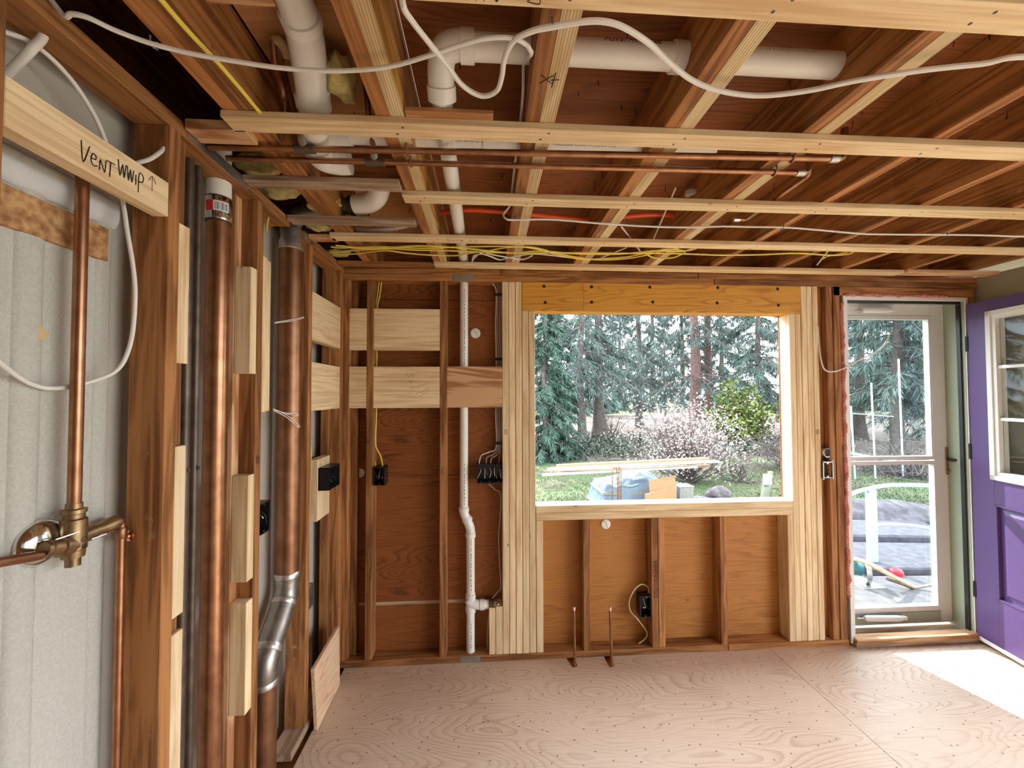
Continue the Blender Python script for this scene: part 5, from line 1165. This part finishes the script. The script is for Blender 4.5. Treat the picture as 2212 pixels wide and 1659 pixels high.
# near ledge fills the ground by the door; outlines follow the visible joints
prism('paving_slab', [V((1.2,OUT+.03,PZ)),V((4.6,OUT+.03,PZ)),V((4.6,3.62,PZ)),V((3.6,3.66,PZ+.004)),V((2.6,3.70,PZ)),V((1.2,3.74,PZ))], (0,0,-.14), M['slate_l'], patio, b=.01)
prism('paving_slab', [V((1.0,3.76,PZ+.05)),V((2.75,3.72,PZ+.05)),V((3.9,3.70,PZ+.05)),V((5.0,3.64,PZ+.04)),V((5.2,4.30,PZ+.04)),V((3.9,4.42,PZ+.05)),V((2.9,4.52,PZ+.06)),V((1.0,4.66,PZ+.05))], (0,0,-.2), M['slate'], patio, b=.015)
prism('paving_slab', [V((1.3,4.69,PZ+.12)),V((2.9,4.55,PZ+.13)),V((4.0,4.45,PZ+.11)),V((5.3,4.33,PZ+.10)),V((5.6,4.86,PZ+.10)),V((4.3,5.05,PZ+.11)),V((2.9,5.15,PZ+.13)),V((1.3,5.2,PZ+.12))], (0,0,-.3), M['slate'], patio, b=.02)
p = gp(1880,1165); rock('boulder', (ony(5.6,1885,1150).x,5.6,G+.06), .85,.42,.25, 7, 'rock', 'broad purple grey boulder lying behind the railing post')
rail = empty('hand_railing', onz(PZ+.05,1882,1212), 'pale blue white metal railing with arched rails outside the storm door', 'railing')
pr_ = onz(PZ+.05,1882,1212); YR = pr_.y
def yr(px,py,dy=0): return ony(YR+dy,px,py)
tz = yr(1882,1058).z
box('post', yr(1874,1100).x, yr(1890,1100).x, YR-.028, YR+.028, PZ+.045, tz, M['rail_w'], rail, b=.003)
tube('top_rail', [yr(1800,1088),yr(1842,1066),yr(1875,1056),yr(1915,1049),yr(1960,1048),yr(2020,1050),yr(2080,1056)], .021, M['rail_w'], rail, 8, 5)
tube('lower_rail', [yr(1888,1134),yr(1930,1133),yr(1975,1136),yr(2020,1143),yr(2080,1150)], .018, M['rail_w'], rail, 8, 5)
box('post', yr(2072,1100).x, yr(2086,1100).x, YR-.028, YR+.028, PZ+.04, tz, M['rail_w'], rail, b=.003)
for (x0_,y0_),(x1_,y1_),lab in (((1941,778),(1950,992),'tallest slim pale door glass reflection built as a pole beyond the railing'),((1882,830),(1890,985),'middle slim pale door glass reflection built as a pole beyond the railing'),((1838,880),(1846,985),'shortest slim pale door glass reflection built as a pole beyond the railing')):  # pale streaks reflected in the door glass, modelled as poles on the lawn
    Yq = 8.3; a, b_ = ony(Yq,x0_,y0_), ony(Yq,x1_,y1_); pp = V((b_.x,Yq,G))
    t_ = empty('reflection_streak', pp, lab, 'reflection', 'slim pale reflection streaks'); cyl('shaft', V((b_.x,Yq,G-.02)), a, .018, M['rail_w'], t_, 10); lathe('cap', a, a-V((b_.x,Yq,G)), [(0,.021),(.02,.021),(.03,.01)], M['rail_w'], t_, 10)
tag(tube('reflection_line', [ony(8.32,1836,893),ony(8.32,1880,896),ony(8.32,1930,900)], .010, M['rail_w'], None, 6, 4), 'pale horizontal door glass reflection built as a wire between the slim streaks', 'wire')  # level reflection in the door glass, modelled as a wire
tag(tube('reflection_bar', [ony(8.2,1830,978),ony(8.2,1880,987),ony(8.2,1935,996)], .030, M['rail_w'], None, 8, 4), 'pale low door glass reflection built as a bar beside the slim streaks', 'bar')  # lower reflection in the door glass, modelled as a solid bar
# circular saw
q0 = onz(PZ,1865,1258); sw = empty('circular_saw', q0, 'teal circular saw with grey guard set down on the patio', 'power saw')
cx_, cy_ = q0.x-.03, q0.y+.03
lathe('motor_housing', (cx_-.10,cy_,PZ+.13), (.85,-.5,.0), [(0,.045),(.015,.06),(.10,.062),(.115,.05)], M['teal'], sw, 20)
lathe('blade_guard', (cx_+.02,cy_-.05,PZ+.10), (.85,-.5,0), [(0,.088),(.004,.092),(.034,.092),(.038,.088)], M['steel'], sw, 28)
hull('base_plate', [V((cx_+a_,cy_+b__,z_)) for z_ in (PZ+.002,PZ+.008) for a_,b__ in ((-.10,-.16),(.12,-.16),(.12,.09),(-.10,.09))], M['steel'], sw)
tube('handle', [(cx_-.04,cy_+.02,PZ+.17),(cx_-.03,cy_+.05,PZ+.23),(cx_-.05,cy_+.0,PZ+.25),(cx_-.08,cy_-.06,PZ+.22),(cx_-.07,cy_-.08,PZ+.16)], .015, M['teal'], sw, 10, 5)
a, b_ = ony(q0.y-.10,1846,1206), onz(PZ+.03,1972,1266)
ax_ = empty('long_handled_tool', b_, 'pale wooden handled digging tool with dark forked head on the patio', 'hand tool')
tube('handle', [a, a+(b_-a)*.3+V((0,0,.012)), a+(b_-a)*.7, b_], [.017]*6+[.019]*6+[.016]*6+[.013], M['new_x'], ax_, 10, 6)
tube('head', [b_-(b_-a)*.12-V((0,0,.016)), b_+V((.02,0,-.012)), b_+V((.09,-.02,.006)), b_+V((.13,-.03,.022))], .011, M['nickel'], ax_, 8, 5)
tube('brace', [b_-(b_-a)*.45-V((0,0,.045)), b_-(b_-a)*.2-V((0,0,.028)), b_-V((0,0,.02))], .012, M['iron'], ax_, 8, 4)
p = onz(PZ+.0,1940,1243); cp = empty('red_cap', p, 'bright red rounded plastic cap on the patio', 'cap'); lathe('dome', (p.x,p.y+.02,PZ), (0,0,1), [(0,.055),(.03,.058),(.05,.046),(.062,.025),(.066,.0)], M['red'], cp, 20)
lathe('rim', (p.x,p.y+.02,PZ), (0,0,1), [(0,.060),(.008,.061),(.010,.056)], M['red'], cp, 20)
